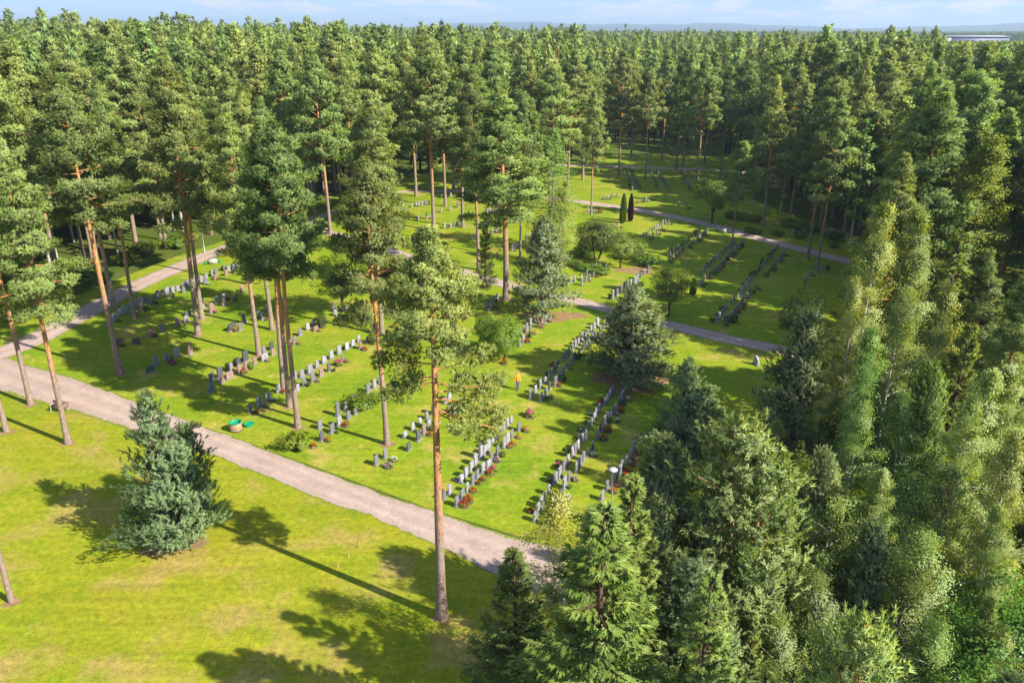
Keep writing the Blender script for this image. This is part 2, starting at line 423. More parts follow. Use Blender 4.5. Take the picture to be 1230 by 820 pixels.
def pine(seed, H=24.0, cb=0.5, rmax=2.9, limbs=44, T=24, tuft=0.27, wid=0.05, nb=5, seg=9, twigs=True, extra=(), clump=0.55, bend=0.35, rb=0.21, rnd=1.35, stubs=5, dens=2.9):
    rs = np.random.default_rng(seed)
    wd = Wood()
    tp = trunk_path(H, rs, bend, 13)
    kk = np.clip(tp[:, 2] / H, 0, 1)
    rad = rb * (1 - kk) ** 0.75 + 0.03; rad[0] *= 1.35; rad[1] *= 1.02
    wd.tube(tp, rad, seg)
    specs = []
    g = rs.uniform(0, 6.28)
    for i in range(limbs):
        s = (i + rs.uniform(0, 1)) / limbs
        s = s ** 0.92
        prof = (1 - s ** rnd) * 0.96 + 0.05
        if s < 0.12: prof *= 0.75
        Ln = rmax * prof * rs.uniform(0.68, 1.2)
        el = R(-10 + 55 * s + rs.normal(0, 13))
        g += 2.399 + rs.normal(0, 0.35)
        specs.append((H * (cb + (0.985 - cb) * s), g, Ln, el))
    for z, az, Ln, el in extra: specs.append((z, az, Ln, el))
    cs, ds, ts, os_ = [], [], [], []
    for z, az, Ln, el in specs:
        o = at_z(tp, z)
        h = np.array([math.cos(az), math.sin(az), 0.0]); lat = np.array([-h[1], h[0], 0])
        f = np.linspace(0, 1, 5)
        bow = rs.uniform(-0.05, 0.16) * Ln
        pts = o + (h * math.cos(el))[None] * (f * Ln)[:, None] + np.array([0, 0, 1.0])[None] * (math.sin(el) * f * Ln + bow * f**2)[:, None] + lat[None] * (rs.normal(0, 0.09) * Ln * f**1.5)[:, None]
        r0 = 0.014 + 0.012 * Ln
        if twigs or Ln > 1.2: wd.tube(pts, r0 * (1 - 0.8 * f) + 0.004, 5 if twigs else 3)
        nc = int(2 + Ln * dens)
        for c in range(nc):
            fr = rs.uniform(0.36, 1.04) if c else 1.0
            p = np.array([np.interp(fr, f, pts[:, j]) for j in range(3)])
            off = lat * rs.uniform(-1, 1) * Ln * 0.36 * (1.15 - 0.5 * fr) + np.array([0, 0, rs.uniform(-0.22, 0.38)])
            q = p + off
            if twigs:
                p0 = np.array([np.interp(max(fr - 0.16, 0), f, pts[:, j]) for j in range(3)])
                wd.tube(np.array([p0, (p0 + q) / 2 + [0, 0, 0.03], q]), np.array([0.02, 0.014, 0.006]), 3)
            cr = clump * rs.uniform(0.65, 1.25) * (0.75 + 0.25 * min(1, Ln / 2))
            n = int(T * rs.uniform(0.7, 1.3))
            w = rs.normal(size=(n, 3)); w = unit(w) * rs.uniform(0.3, 1.0, (n, 1)) ** 0.6
            w = w * np.array([cr, cr, cr * 0.66])
            cs.append(q + w)
            ds.append(unit(w / cr * np.array([1, 1, 1.6]) + np.array([0, 0, 0.55]) + h * 0.35))
            os_.append(unit(w / cr * 0.8 + h * 0.7 + np.array([0, 0, 0.45])))
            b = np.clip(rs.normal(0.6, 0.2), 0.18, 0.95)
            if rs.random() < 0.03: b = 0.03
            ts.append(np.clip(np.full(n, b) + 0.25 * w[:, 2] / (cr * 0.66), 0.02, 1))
    # dead stubs below the crown
    for i in range(stubs):
        z = H * cb * rs.uniform(0.62, 1.0); az = rs.uniform(0, 6.28); o = at_z(tp, z); Ln = rs.uniform(0.3, 1.1)
        e = o + np.array([math.cos(az) * Ln, math.sin(az) * Ln, rs.uniform(-0.2, 0.2)])
        wd.tube(np.array([o, (o+e)/2 + [0, 0, 0.05], e]), np.array([0.03, 0.02, 0.008]), 3)
    c = np.vstack(cs); d = np.vstack(ds); t = np.concatenate(ts)
    v, fc, tt = blades(c, d, tuft, wid, nb, 0.55, rs, t, np.vstack(os_))
    return wd, v, fc, tt

def young_pine(seed, H=10.0, rmax=2.6, limbs=74, T=6, tuft=0.19, wid=0.032, nb=6, seg=8, power=0.85, cb=0.05, dens=3.4, stems=1):
    rs = np.random.default_rng(seed)
    wd = Wood(); cs, ds, ts = [], [], []
    for st in range(stems):
        Hs = H * (1 if st == 0 else rs.uniform(0.72, 0.93))
        tp = trunk_path(Hs, rs, 0.15, 10)
        if st:
            a = rs.uniform(0, 6.28); k = np.clip(tp[:, 2:3] / Hs, 0, 1)
            tp[:, :2] += np.array([[math.cos(a), math.sin(a)]]) * k ** 0.6 * rmax * 0.5
        kk = np.clip(tp[:, 2] / Hs, 0, 1)
        wd.tube(tp, 0.13 * (Hs / 10) * (1 - kk) + 0.015, seg)
        g = rs.uniform(0, 6.28)
        for i in range(limbs):
            s = (i + rs.uniform(0, 1)) / limbs
            Ln = rmax * ((1 - s) ** power) * rs.uniform(0.62, 1.15) * (0.8 if st else 1) + 0.12
            if s < 0.1: Ln *= 0.85
            el = R(2 + 52 * s + rs.normal(0, 8)); g += 2.399 + rs.normal(0, 0.3)
            o = at_z(tp, Hs * (cb + (0.97 - cb) * s))
            h = np.array([math.cos(g), math.sin(g), 0.0]); lat = np.array([-h[1], h[0], 0])
            f = np.linspace(0, 1, 4)
            pts = o + (h * math.cos(el))[None] * (f * Ln)[:, None] + np.array([0, 0, 1.0])[None] * (math.sin(el) * f * Ln + 0.16 * Ln * f**2)[:, None]
            wd.tube(pts, (0.012 + 0.012 * Ln) * (1 - 0.8 * f) + 0.004, 4)
            nc = int(3 + Ln * dens)
            for c in range(nc):
                fr = rs.uniform(0.28, 1.0) if c else 1.0
                p = np.array([np.interp(fr, f, pts[:, j]) for j in range(3)]) + lat * rs.uniform(-1, 1) * Ln * 0.30 * (1.2 - 0.5 * fr)
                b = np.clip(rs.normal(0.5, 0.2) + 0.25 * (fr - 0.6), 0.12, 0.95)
                n = max(2, int(T * rs.uniform(0.6, 1.4)))
                base = p + rs.normal(0, 0.17, (n, 3)) * np.array([1.2, 1.2, 0.8])
                up = unit(np.array([0, 0, 1.0]) + h * rs.uniform(0.1, 0.9) + rs.normal(0, 0.3, (n, 3)))
                for q in range(3):      # a shoot is a bottle brush, tiers of needles
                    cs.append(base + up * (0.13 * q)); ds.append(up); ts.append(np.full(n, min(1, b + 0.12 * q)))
        # leader shoots
        n = 14
        cs.append(tp[-1] + np.stack([rs.normal(0, 0.05, n), rs.normal(0, 0.05, n), rs.uniform(-0.7, 0.15, n)], 1)); ds.append(np.tile([[0, 0, 1.0]], (n, 1))); ts.append(np.full(n, 0.7))
    c = np.vstack(cs); d = np.vstack(ds); t = np.concatenate(ts)
    o = unit(c * np.array([1, 1, 0]) + np.array([0, 0, 0.5]) * np.linalg.norm(c[:, :2], axis=1, keepdims=True) + 0.01)
    v, fc, tt = blades(c, d, tuft, wid, nb, 0.5, rs, t, o)
    return wd, v, fc, tt

def spruce(seed, H=13.0, rmax=2.9, whorls=36, per=7, tw=42, L=0.165, wid=0.025, nb=3, cb=0.03, power=0.9):
    rs = np.random.default_rng(seed)
    wd = Wood(); tp = trunk_path(H, rs, 0.1, 10); kk = np.clip(tp[:, 2] / H, 0, 1)
    wd.tube(tp, 0.016 * H * (1 - kk) ** 0.9 + 0.012, 8)
    cs, ds, ts = [], [], []
    for i in range(whorls):
        s = i / whorls
        for j in range(per):
            ss = min(0.985, s + rs.uniform(0, 1.0 / whorls))
            Ln = rmax * (1 - ss) ** power * rs.uniform(0.66, 1.18) + 0.14
            g = rs.uniform(0, 6.28)
            el = R(-22 + 62 * ss + rs.normal(0, 7))
            o = at_z(tp, H * (cb + (1 - cb) * ss)); h = np.array([math.cos(g), math.sin(g), 0.0]); lat = np.array([-h[1], h[0], 0])
            f = np.linspace(0, 1, 4)
            pts = o + (h * math.cos(el))[None] * (f * Ln)[:, None] + np.array([0, 0, 1.0])[None] * (math.sin(el) * f * Ln + 0.22 * Ln * f**2.5)[:, None]
            wd.tube(pts, (0.008 + 0.010 * Ln) * (1 - 0.8 * f) + 0.003, 3)
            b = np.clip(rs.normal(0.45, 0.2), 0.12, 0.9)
            n = int(tw * (0.5 + Ln))
            fr = np.sqrt(rs.uniform(0.04, 1.0, n))
            p = np.stack([np.interp(fr, f, pts[:, k]) for k in range(3)], 1)
            sd = rs.choice([-1.0, 1.0], n)[:, None]
            wdt = (0.10 + 0.34 * Ln * (1.05 - fr))[:, None] * rs.uniform(0.1, 1, (n, 1))
            q = p + lat[None] * sd * wdt + h[None] * wdt * 0.45 + np.array([0, 0, -1.0])[None] * wdt * rs.uniform(0, 0.45, (n, 1))
            dr = unit(lat[None] * sd * rs.uniform(0.1, 0.8, (n, 1)) + h[None] * 0.8 + np.array([0, 0, 1.0])[None] * rs.uniform(-0.45, 0.2, (n, 1)))
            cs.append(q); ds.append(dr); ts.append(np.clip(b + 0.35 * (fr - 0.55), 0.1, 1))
    # cones of light shoots at the tip
    n = 12
    cs.append(tp[-1] + np.stack([rs.normal(0, 0.04, n), rs.normal(0, 0.04, n), rs.uniform(-0.8, 0.2, n)], 1)); ds.append(unit(np.stack([rs.normal(0, .5, n), rs.normal(0, .5, n), np.ones(n)], 1))); ts.append(np.full(n, 0.6))
    c = np.vstack(cs); d = np.vstack(ds); t = np.concatenate(ts)
    o = unit(c * np.array([1, 1, 0]) + np.array([0, 0, 1.1]) * np.linalg.norm(c[:, :2], axis=1, keepdims=True) + 0.01)
    v, fc, tt = blades(c, d, L, wid, nb, 0.28, rs, t, o)
    return wd, v, fc, tt

def birch(seed, H=18.0, rmax=2.5, limbs=46, strands=24, per=28, size=0.056, cb=0.2, seg=7, hang=0.6, rb=0.13, tilt=0.0):
    rs = np.random.default_rng(seed)
    wd = Wood(); tp = trunk_path(H, rs, 0.4, 12); kk = np.clip(tp[:, 2] / H, 0, 1)
    tp[:, 0] += tilt * kk * H
    wd.tube(tp, rb * (1 - kk) ** 0.85 + 0.012, seg)
    cs, ts, ns = [], [], []
    g = rs.uniform(0, 6.28)
    for i in range(limbs):
        s = (i + rs.uniform(0, 1)) / limbs
        prof = (0.6 + 1.15 * s) if s < 0.35 else max(0.02, 1 - ((s - 0.35) / 0.65) ** 2.0) ** 0.7
        Ln = rmax * prof * rs.uniform(0.65, 1.2) + 0.15
        el = R(28 + 30 * s + rs.normal(0, 9)); g += 2.399 + rs.normal(0, 0.4)
        o = at_z(tp, H * (cb + (0.98 - cb) * s)); h = np.array([math.cos(g), math.sin(g), 0.0]); lat = np.array([-h[1], h[0], 0])
        f = np.linspace(0, 1, 5)
        pts = o + (h * math.cos(el))[None] * (f * Ln)[:, None] + np.array([0, 0, 1.0])[None] * (math.sin(el) * f * Ln - 0.35 * hang * Ln * f**2.2)[:, None]
        wd.tube(pts, (0.008 + 0.010 * Ln) * (1 - 0.85 * f) + 0.003, 3)
        b = np.clip(rs.normal(0.45, 0.26), 0.04, 0.95)
        for k in range(int(strands * (0.6 + 0.4 * Ln / rmax))):
            fr = rs.uniform(0.25, 1.0)
            p = np.array([np.interp(fr, f, pts[:, j]) for j in range(3)]) + lat * rs.normal(0, 0.14 * Ln) * (1.2 - 0.6 * fr)
            ln = rs.uniform(0.4, 1.3) * hang
            n = int(per * rs.uniform(0.6, 1.4)); u = rs.uniform(-0.2, 1, n)
            q = p + np.array([0, 0, -1.0])[None] * (u * ln)[:, None] + rs.normal(0, 0.13, (n, 3)) * np.array([1.3, 1.3, 0.8])
            cs.append(q); ts.append(np.full(n, b + rs.normal(0, 0.08))); ns.append(np.tile(unit(h * 0.7 + np.array([0, 0, 0.6])), (n, 1)))
    c = np.vstack(cs); t = np.concatenate(ts); nn = np.vstack(ns)
    v, fc, tt = leafquads(c, nn, size, rs, t)
    return wd, v, fc, tt

def bush(seed, H=4.0, rmax=2.0, clumps=90, per=130, size=0.056, stem=0.0, cr=0.55, stems=5, flat=1.0):
    """rounded broadleaf shrub or small tree: leaf clumps over an uneven shell"""
    rs = np.random.default_rng(seed)
    wd = Wood(); cs, ts, ns = [], [], []
    c0 = np.array([0, 0, stem + (H - stem) * 0.48]); half = np.array([rmax, rmax, (H - stem) * 0.5])
    if stem > 0.3: wd.tube(np.array([[0, 0, -0.1], [0.03, 0, stem], [0.05, 0.03, H * 0.7]]), np.array([0.11, 0.08, 0.03]), 7)
    for k in range(stems):
        a = rs.uniform(0, 6.28); e = c0 + unit(np.array([math.cos(a), math.sin(a), 0.8])) * half * 0.8
        st = np.array([0, 0, stem * 0.8]) + np.array([math.cos(a), math.sin(a), 0]) * (0.0 if stem else 0.15)
        if not stem: st[2] = -0.08
        wd.tube(np.array([st, (st + e) / 2 + [0, 0, 0.1], e]), np.array([0.045, 0.03, 0.01]), 4)
    for k in range(clumps):
        w = unit(rs.normal(size=3)); rr = rs.uniform(0.5, 1.0) * (0.82 + 0.25 * math.sin(3 * math.atan2(w[1], w[0]) + seed) * abs(w[2] - 0.3))
        p = c0 + w * half * rr
        if p[2] < 0.12: p[2] = 0.12 + rs.uniform(0, 0.3)
        n = int(per * rs.uniform(0.6, 1.4)); q = unit(rs.normal(size=(n, 3))) * rs.uniform(0.2, 1, (n, 1)) ** 0.5 * cr * rs.uniform(0.6, 1.2)
        q[:, 2] *= 0.75 * flat
        pos = p + q; pos[:, 2] = np.maximum(pos[:, 2], 0.03)
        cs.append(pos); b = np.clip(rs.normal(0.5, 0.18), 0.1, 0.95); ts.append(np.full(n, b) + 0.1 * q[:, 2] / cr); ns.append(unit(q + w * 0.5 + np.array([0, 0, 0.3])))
    v, fc, tt = leafquads(np.vstack(cs), np.vstack(ns), size, rs, np.concatenate(ts))
    return wd, v, fc, tt

SPEC = {}       # variant -> (trunk mesh, crown mesh, height, object name)
def reg(key, name, data, H, wood_mat, leaf_mat):
    wd, v, f, t = data
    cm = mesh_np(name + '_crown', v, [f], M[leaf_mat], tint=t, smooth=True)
    cm.normals_split_custom_set_from_vertices(LAST_N.astype(float).tolist())
    SPEC[key] = (wd.mesh(name + '_trunk', M[wood_mat]), cm, H, name)

def plant(key, loc, h=None, r=1.0, rz=None, label=None, group=None, cat='tree', mat=None, lean=(0, 0), name=None):
    tr, cr, H, nm = SPEC[key][:4]
    s = (h / H) if h else 1.0
    e = empty(name or nm, loc, rz if rz is not None else random.uniform(0, 6.28))
    e.rotation_euler[0] = lean[1]; e.rotation_euler[1] = lean[0]
    e.scale = (s * r, s * r, s)
    link('trunk', tr, e)
    c = link('crown', cr, e)
    if mat:
        c.material_slots[0].link = 'OBJECT'; c.material_slots[0].material = M[mat]
    tag(e, label, cat, group)
    return e

PI = math.pi
# the lone foreground pine, with its low side limbs where the photograph has them
hero_extra = [(15.4, R(178), 2.7, R(4)), (14.8, R(200), 2.4, R(-12)), (15.9, R(165), 2.3, R(8)), (14.5, R(185), 2.0, R(-22)),
              (14.4, R(-8), 3.0, R(-6)), (13.6, R(5), 3.4, R(-14)), (13.9, R(20), 3.0, R(-4)), (13.0, R(-12), 3.6, R(-22)), (15.1, R(10), 2.6, R(6)), (12.8, R(2), 2.6, R(-30)),
              (16.4, R(80), 1.6, R(0)), (16.2, R(-70), 1.6, R(0))]
reg('pine_hero', 'pine_tree', pine(101, H=22, cb=0.76, rmax=2.6, limbs=34, T=42, tuft=0.21, wid=0.034, nb=5, extra=hero_extra, clump=0.50, rb=0.25, bend=0.12, seg=12, stubs=9), 22, 'pine_bark', 'pine')
reg('pine_a', 'pine_tree', pine(1, cb=0.48, rmax=3.7, limbs=62, T=36, tuft=0.24, wid=0.042), 24, 'pine_bark', 'pine')
reg('pine_b', 'pine_tree', pine(2, cb=0.40, rmax=3.5, limbs=70, T=34, tuft=0.24, wid=0.042), 24, 'pine_bark', 'pine')
reg('pine_c', 'pine_tree', pine(3, cb=0.53, rmax=4.1, limbs=58, T=36, rnd=1.8, tuft=0.24, wid=0.042), 24, 'pine_bark', 'pine')
reg('pine_d', 'pine_tree', pine(4, cb=0.45, rmax=3.5, limbs=64, T=35, tuft=0.24, wid=0.042, bend=0.7), 24, 'pine_bark', 'pine')
for k in range(5):
    reg('pine_m%d' % k, 'pine_tree', pine(20 + k, cb=[0.34, 0.42, 0.30, 0.40, 0.47][k], rmax=[4.1, 4.4, 3.7, 3.6, 4.6][k], limbs=62, T=16, rnd=[1.3, 2.0, 1.5, 1.7, 2.4][k], tuft=0.34, wid=0.075, nb=4, seg=7, twigs=False, stubs=3), 24, 'pine_bark', 'pine')
for k in range(5):
    reg('pine_l%d' % k, 'pine_tree', pine(40 + k, cb=[0.34, 0.4, 0.30, 0.38, 0.44][k], rmax=[4.2, 4.5, 3.8, 3.6, 4.7][k], limbs=52, T=10, rnd=[1.3, 2.0, 1.5, 1.8, 2.5][k], tuft=0.46, wid=0.115, nb=4, seg=6, twigs=False, stubs=0, dens=2.0, clump=0.6), 24, 'pine_bark', 'pine')
reg('young_a', 'young_pine', young_pine(61, stems=1), 10, 'dark_bark', 'young')
reg('young_b', 'young_pine', young_pine(62, rmax=2.2, limbs=72, power=0.7), 10, 'dark_bark', 'young')
reg('young_c', 'young_pine', young_pine(63, rmax=2.8, limbs=40, stems=3, cb=0.04, dens=3.0), 10, 'dark_bark', 'young')
reg('young_d', 'young_pine', young_pine(64, H=13, rmax=2.9, limbs=40, cb=0.22, power=0.5, T=5, dens=3.6), 13, 'pine_bark', 'airy')
reg('spruce_a', 'spruce_tree', spruce(71), 13, 'dark_bark', 'spruce')
reg('spruce_b', 'spruce_tree', spruce(72, rmax=2.5, whorls=38, per=6, tw=46), 13, 'dark_bark', 'spruce')
reg('spruce_m', 'spruce_tree', spruce(73, H=20, rmax=2.7, whorls=30, per=6, tw=8, L=0.5, wid=0.10, nb=2), 20, 'dark_bark', 'spruce')
reg('birch_a', 'birch_tree', birch(81), 18, 'birch_bark', 'birch')
reg('birch_b', 'birch_tree', birch(82, rmax=2.2, limbs=54, cb=0.12), 18, 'birch_bark', 'birch')
reg('birch_c', 'birch_tree', birch(83, rmax=2.9, limbs=52, cb=0.15, tilt=0.05), 18, 'birch_bark', 'birch')
reg('birch_s', 'birch_tree', birch(84, H=9, rmax=1.9, limbs=46, strands=16, per=30, size=0.040, cb=0.06, hang=0.5, rb=0.06), 9, 'birch_bark', 'birch')
reg('birch_m', 'birch_tree', birch(85, H=20, rmax=2.5, limbs=30, strands=9, per=10, size=0.18, cb=0.22, seg=5), 20, 'birch_bark', 'birch')
reg('birch_w', 'birch_tree', birch(86, H=20, rmax=2.9, limbs=50, strands=13, per=16, size=0.105, cb=0.10, hang=1.7), 20, 'birch_bark', 'birch')
reg('bush_a', 'leafy_bush', bush(91), 4, 'dark_bark', 'leaf')
reg('bush_b', 'leafy_bush', bush(92, rmax=1.6, clumps=60), 4, 'dark_bark', 'leaf')
reg('bush_t', 'broadleaf_tree', bush(93, H=6, rmax=2.3, stem=1.2, clumps=95, per=130, cr=0.60), 6, 'dark_bark', 'leaf')
reg('bush_u', 'broadleaf_tree', bush(95, H=6, rmax=2.0, stem=1.0, clumps=90, per=130, cr=0.58), 6, 'dark_bark', 'leaf')
reg('bush_lo', 'low_shrub', bush(94, H=1.0, rmax=1.2, clumps=45, per=45, size=0.06, cr=0.28), 1.0, 'dark_bark', 'leaf')
def column(seed, H=5.0, r=0.5):
    rs = np.random.default_rng(seed); wd = Wood(); wd.tube(np.array([[0, 0, -0.1], [0, 0, H * 0.5], [0, 0, H * 0.95]]), np.array([0.06, 0.04, 0.01]), 6)
    n = 5200; z = rs.uniform(0.02, 1, n); a = rs.uniform(0, 6.28, n); pr = np.clip(np.minimum(1, 5 * z + 0.5) * (1 - z ** 4), 0, 1) * (1 + 0.12 * np.sin(5 * a + 7 * z))
    rr = r * pr * rs.uniform(0.6, 1.0, n)
    c = np.stack([rr * np.cos(a), rr * np.sin(a), z * H * 0.96 + 0.02], 1); d = unit(np.stack([0.5 * np.cos(a), 0.5 * np.sin(a), np.ones(n)], 1))
    v, f, t = blades(c, d, 0.22, 0.05, 3, 0.3, rs, np.clip(rs.normal(0.45, 0.2, n), 0.1, 1))
    return wd, v, f, t
reg('column', 'columnar_thuja', column(97), 5, 'dark_bark', 'leaf')
# ------------------------------------------------------------------ ground, lawns, paths
def sheet(name, pts, z, mat):
    me = bpy.data.meshes.new(name)
    me.from_pydata([(p[0], p[1], z) for p in pts], [], [list(range(len(pts)))])
    me.materials.append(M[mat]); me.update()
    if me.polygons[0].normal.z < 0: me.flip_normals()
    return tag(link(name, me), kind='structure')

def wob(pts, step=0.6, amp=0.12, seed=0):
    """resample a polyline and fray it a little"""
    rs = np.random.default_rng(seed); pts = np.array([(p[0], p[1]) for p in pts])
    seg = np.linalg.norm(np.diff(pts, axis=0), axis=1); s = np.concatenate([[0], np.cumsum(seg)])
    n = max(4, int(s[-1] / step)); u = np.linspace(0, s[-1], n)
    # smooth through the points
    x = np.interp(u, s, pts[:, 0]); y = np.interp(u, s, pts[:, 1])
    k = np.hanning(9); k /= k.sum()
    xp = np.convolve(np.pad(x, 4, mode='edge'), k, 'valid'); yp = np.convolve(np.pad(y, 4, mode='edge'), k, 'valid')
    no = np.convolve(rs.normal(0, 1, (n + 6)), np.ones(3) / 3, 'valid')[:n] * amp + rs.normal(0, amp * 0.35, n)
    t = np.gradient(np.stack([xp, yp], 1), axis=0); t /= np.linalg.norm(t, axis=1)[:, None] + 1e-9
    return np.stack([xp - t[:, 1] * no, yp + t[:, 0] * no], 1)

def strip(name, left, right, z, mat, cols=11):
    n = min(len(left), len(right))
    li = np.linspace(0, len(left) - 1, n).astype(int); ri = np.linspace(0, len(right) - 1, n).astype(int)
    A, B = left[li], right[ri]; f = np.linspace(0, 1, cols)
    v = A[:, None, :] * (1 - f)[None, :, None] + B[:, None, :] * f[None, :, None]
    zz = z + 0.015 * np.sin(f * math.pi)[None, :, None] * np.ones((n, 1, 1))
    v = np.concatenate([v, zz], 2).reshape(-1, 3)
    i = np.arange(n - 1)[:, None] * cols; k = np.arange(cols - 1)[None, :]
    q = np.stack([i + k, i + k + 1, i + cols + k + 1, i + cols + k], -1).reshape(-1, 4)
    me = mesh_np(name, v, [q], M[mat], smooth=True)
    at_ = me.attributes.new('across', 'FLOAT', 'POINT'); at_.data.foreach_set('value', np.tile(f, n).astype(np.float32))
    if me.polygons[0].normal.z < 0: me.flip_normals()
    return tag(link(name, me), kind='structure')

def centre_path(name, pts, width, z, seed):
    c = wob(pts, amp=0.0); t = np.gradient(c, axis=0); t /= np.linalg.norm(t, axis=1)[:, None]
    nrm = np.stack([-t[:, 1], t[:, 0]], 1)
    rs = np.random.default_rng(seed)
    def edge(sgn):
        j = np.convolve(rs.normal(0, 1, len(c) + 4), np.ones(5) / 5, 'valid') * 0.16 + rs.normal(0, 0.05, len(c))
        return c + nrm * (sgn * width / 2 + j)[:, None]
    return strip(name, edge(1), edge(-1), z, 'gravel')

# one sheet to the horizon
S = 30000.0
sheet('ground', [(-S, -3000), (S, -3000), (S, S), (-S, S)], 0.0, 'floor')
lawn_px = [(-120, 392), (30, 437), (262, 518), (523, 613), (660, 655), (800, 690), (900, 610), (985, 450), (1060, 330), (1060, 292), (960, 262), (905, 240), (890, 188), (720, 186), (640, 205), (470, 214), (395, 236), (340, 262), (285, 284), (200, 312), (100, 352), (0, 385)]
sheet('cemetery_lawn', [G(*p) for p in lawn_px], 0.004, 'lawn')
mu = [(-160, 372), (-40, 412), (30, 437), (80, 450), (180, 488), (262, 518), (400, 570), (468, 596), (523, 613), (577, 632), (622, 647), (659, 653), (720, 662), (800, 676), (900, 700)]
ml = [(-160, 420), (-40, 455), (0, 470), (63, 487), (173, 521), (280, 556), (333, 578), (400, 605), (470, 632), (523, 653), (591, 690), (625, 708), (690, 738), (770, 772), (880, 815)]
MU, ML = wob([G(*p) for p in mu], amp=0.10, seed=1), wob([G(*p) for p in ml], amp=0.14, seed=2)
fl = [(p[0] + 0.3, p[1] + 0.45) for p in ML[::6]]
sheet('front_lawn', fl + [(22, 14), (18, 2), (-80, 2), (-110, 60)], 0.006, 'front_lawn')
strip('main_path', MU, ML, 0.012, 'gravel', cols=13)
centre_path('left_path', [G(*p) for p in [(-30, 436), (30, 413), (70, 393), (110, 371), (150, 350), (200, 327), (250, 306), (290, 292), (335, 282), (372, 273)]], 3.6, 0.016, 3)
centre_path('middle_path', [G(*p) for p in [(356, 266), (400, 281), (460, 299), (520, 317), (560, 328), (600, 340), (640, 350), (690, 361), (740, 374), (800, 390), (860, 404), (927, 418), (1000, 434)]], 2.5, 0.020, 4)
centre_path('upper_path', [G(*p) for p in [(470, 231), (540, 229), (600, 231), (650, 236), (700, 243), (760, 251), (817, 262), (867, 274), (913, 287), (960, 299), (1007, 311), (1060, 324)]], 3.0, 0.024, 5)
centre_path('far_path', [G(*p) for p in [(640, 196), (700, 199), (760, 201), (823, 203), (880, 206), (940, 212)]], 3.0, 0.020, 6)
centre_path('side_path', [G(*p) for p in [(365, 268), (420, 248), (470, 231)]], 3.0, 0.028, 7)
def litter(px, py, rx, ry, seed):
    rs = np.random.default_rng(seed); c = G(px, py); a = np.linspace(0, 2 * PI, 48, endpoint=False)
    k = 1 + 0.18 * np.sin(3 * a + seed) + rs.normal(0, 0.10, 48)
    sheet('needle_litter', [(c.x + rx * math.cos(t) * s, c.y + ry * math.sin(t) * s) for t, s in zip(a, k)], 0.009, 'litter')
for i, p in enumerate([(758, 458, 3.3, 2.2), (662, 380, 3.6, 2.0), (207, 650, 1.9, 1.4), (82, 532, 0.6, 0.5), (531, 742, 0.5, 0.45), (765, 325, 2.6, 2.0), (465, 534, 0.6, 0.5), (358, 514, 0.6, 0.5), (348, 489, 0.55, 0.5), (341, 467, 0.6, 0.5), (311, 427, 0.6, 0.5), (145, 449, 0.7, 0.55), (37, 486, 0.6, 0.5), (8, 519, 0.6, 0.5), (14, 723, 0.5, 0.45), (238, 403, 0.6, 0.5), (608, 360, 0.9, 0.7)]): litter(*p, i)

ONES = ['', 'first', 'second', 'third', 'fourth', 'fifth', 'sixth', 'seventh', 'eighth', 'ninth', 'tenth', 'eleventh', 'twelfth', 'thirteenth', 'fourteenth', 'fifteenth', 'sixteenth', 'seventeenth', 'eighteenth', 'nineteenth']
TENS = ['', '', 'twent', 'thirt', 'fort', 'fift', 'sixt', 'sevent', 'eight', 'ninet']
def ordinal(n):
    if n >= 100: return 'hundredth' if n == 100 else 'hundred-and-' + ordinal(n - 100)
    if n < 20: return ONES[n]
    return TENS[n // 10] + ('ieth' if n % 10 == 0 else 'y-' + ONES[n % 10])
def count_labels(objs, text):
    """neighbours that look alike are told apart by counting from the left"""
    objs.sort(key=lambda o: P(o.location.x, o.location.y, 12.0)[0])
    for i, o in enumerate(objs): o['label'] = text % ordinal(i + 1)
# ------------------------------------------------------------------ trees one can tell apart
PINES = 'tall pines standing among the graves and along the paths'
RIGHT = 'trees of the mixed wood on the right'
def pine_at(px, py, ytop, key, r, label, rz=None, lean=(0, 0), group=PINES):
    g = G(px, py); return plant(key, g, height_at(g, ytop), r, rz, label, group, lean=lean)

pine_at(531, 741, 277, 'pine_hero', 1.0, 'lone tall pine with a long bare orange trunk nearest the viewer on the front lawn', rz=0.0)
pine_at(465, 533, 190, 'pine_a', 1.0, 'tall pine whose trunk stands in the lawn left of the lone foreground pine', rz=1.0)
pine_at(459, 402, 122, 'pine_b', 1.05, 'tall pine directly behind the crown left of the lone foreground pine')
pine_at(358, 513, 150, 'pine_c', 0.95, 'nearest of three crowded orange pine trunks above the green lidded bins', rz=2.0)
pine_at(348, 488, 140, 'pine_a', 0.9, 'middle one of three crowded orange pine trunks above the green lidded bins', rz=4.0)
pine_at(341, 466, 122, 'pine_d', 0.95, 'furthest of three crowded orange pine trunks above the green lidded bins', rz=0.6)
pine_at(311, 426, 128, 'pine_b', 1.0, 'pine rising from the right end of the dark stone pairs left of the crowded trunks')
pine_at(327, 396, 108, 'pine_d', 1.0, 'pine with a thick grey trunk behind the three crowded orange trunks')
pine_at(238, 402, 66, 'pine_d', 1.0, 'front pine of the leaning pair in the lawn beside the left path', rz=2.5, lean=(R(-3), 0))
pine_at(243, 383, 84, 'pine_a', 0.9, 'rear pine of the leaning pair in the lawn beside the left path', rz=5.0, lean=(R(-3), 0))
pine_at(145, 448, 96, 'pine_c', 1.0, 'thick leaning pine with glowing orange trunk at the left corner of the graves', rz=1.2, lean=(R(-2), 0))
pine_at(82, 532, 182, 'pine_a', 1.0, 'pine on the front lawn whose trunk hides the small bench', rz=3.3)
pine_at(37, 485, 150, 'pine_c', 0.95, 'pine on the grass verge just left of the small bench')
pine_at(8, 518, 190, 'pine_d', 0.95, 'leftmost pine trunk on the front lawn near the path')
pine_at(14, 722, 130, 'pine_c', 0.55, 'cut-off pine trunk at the left edge low on the front lawn', rz=0.5)
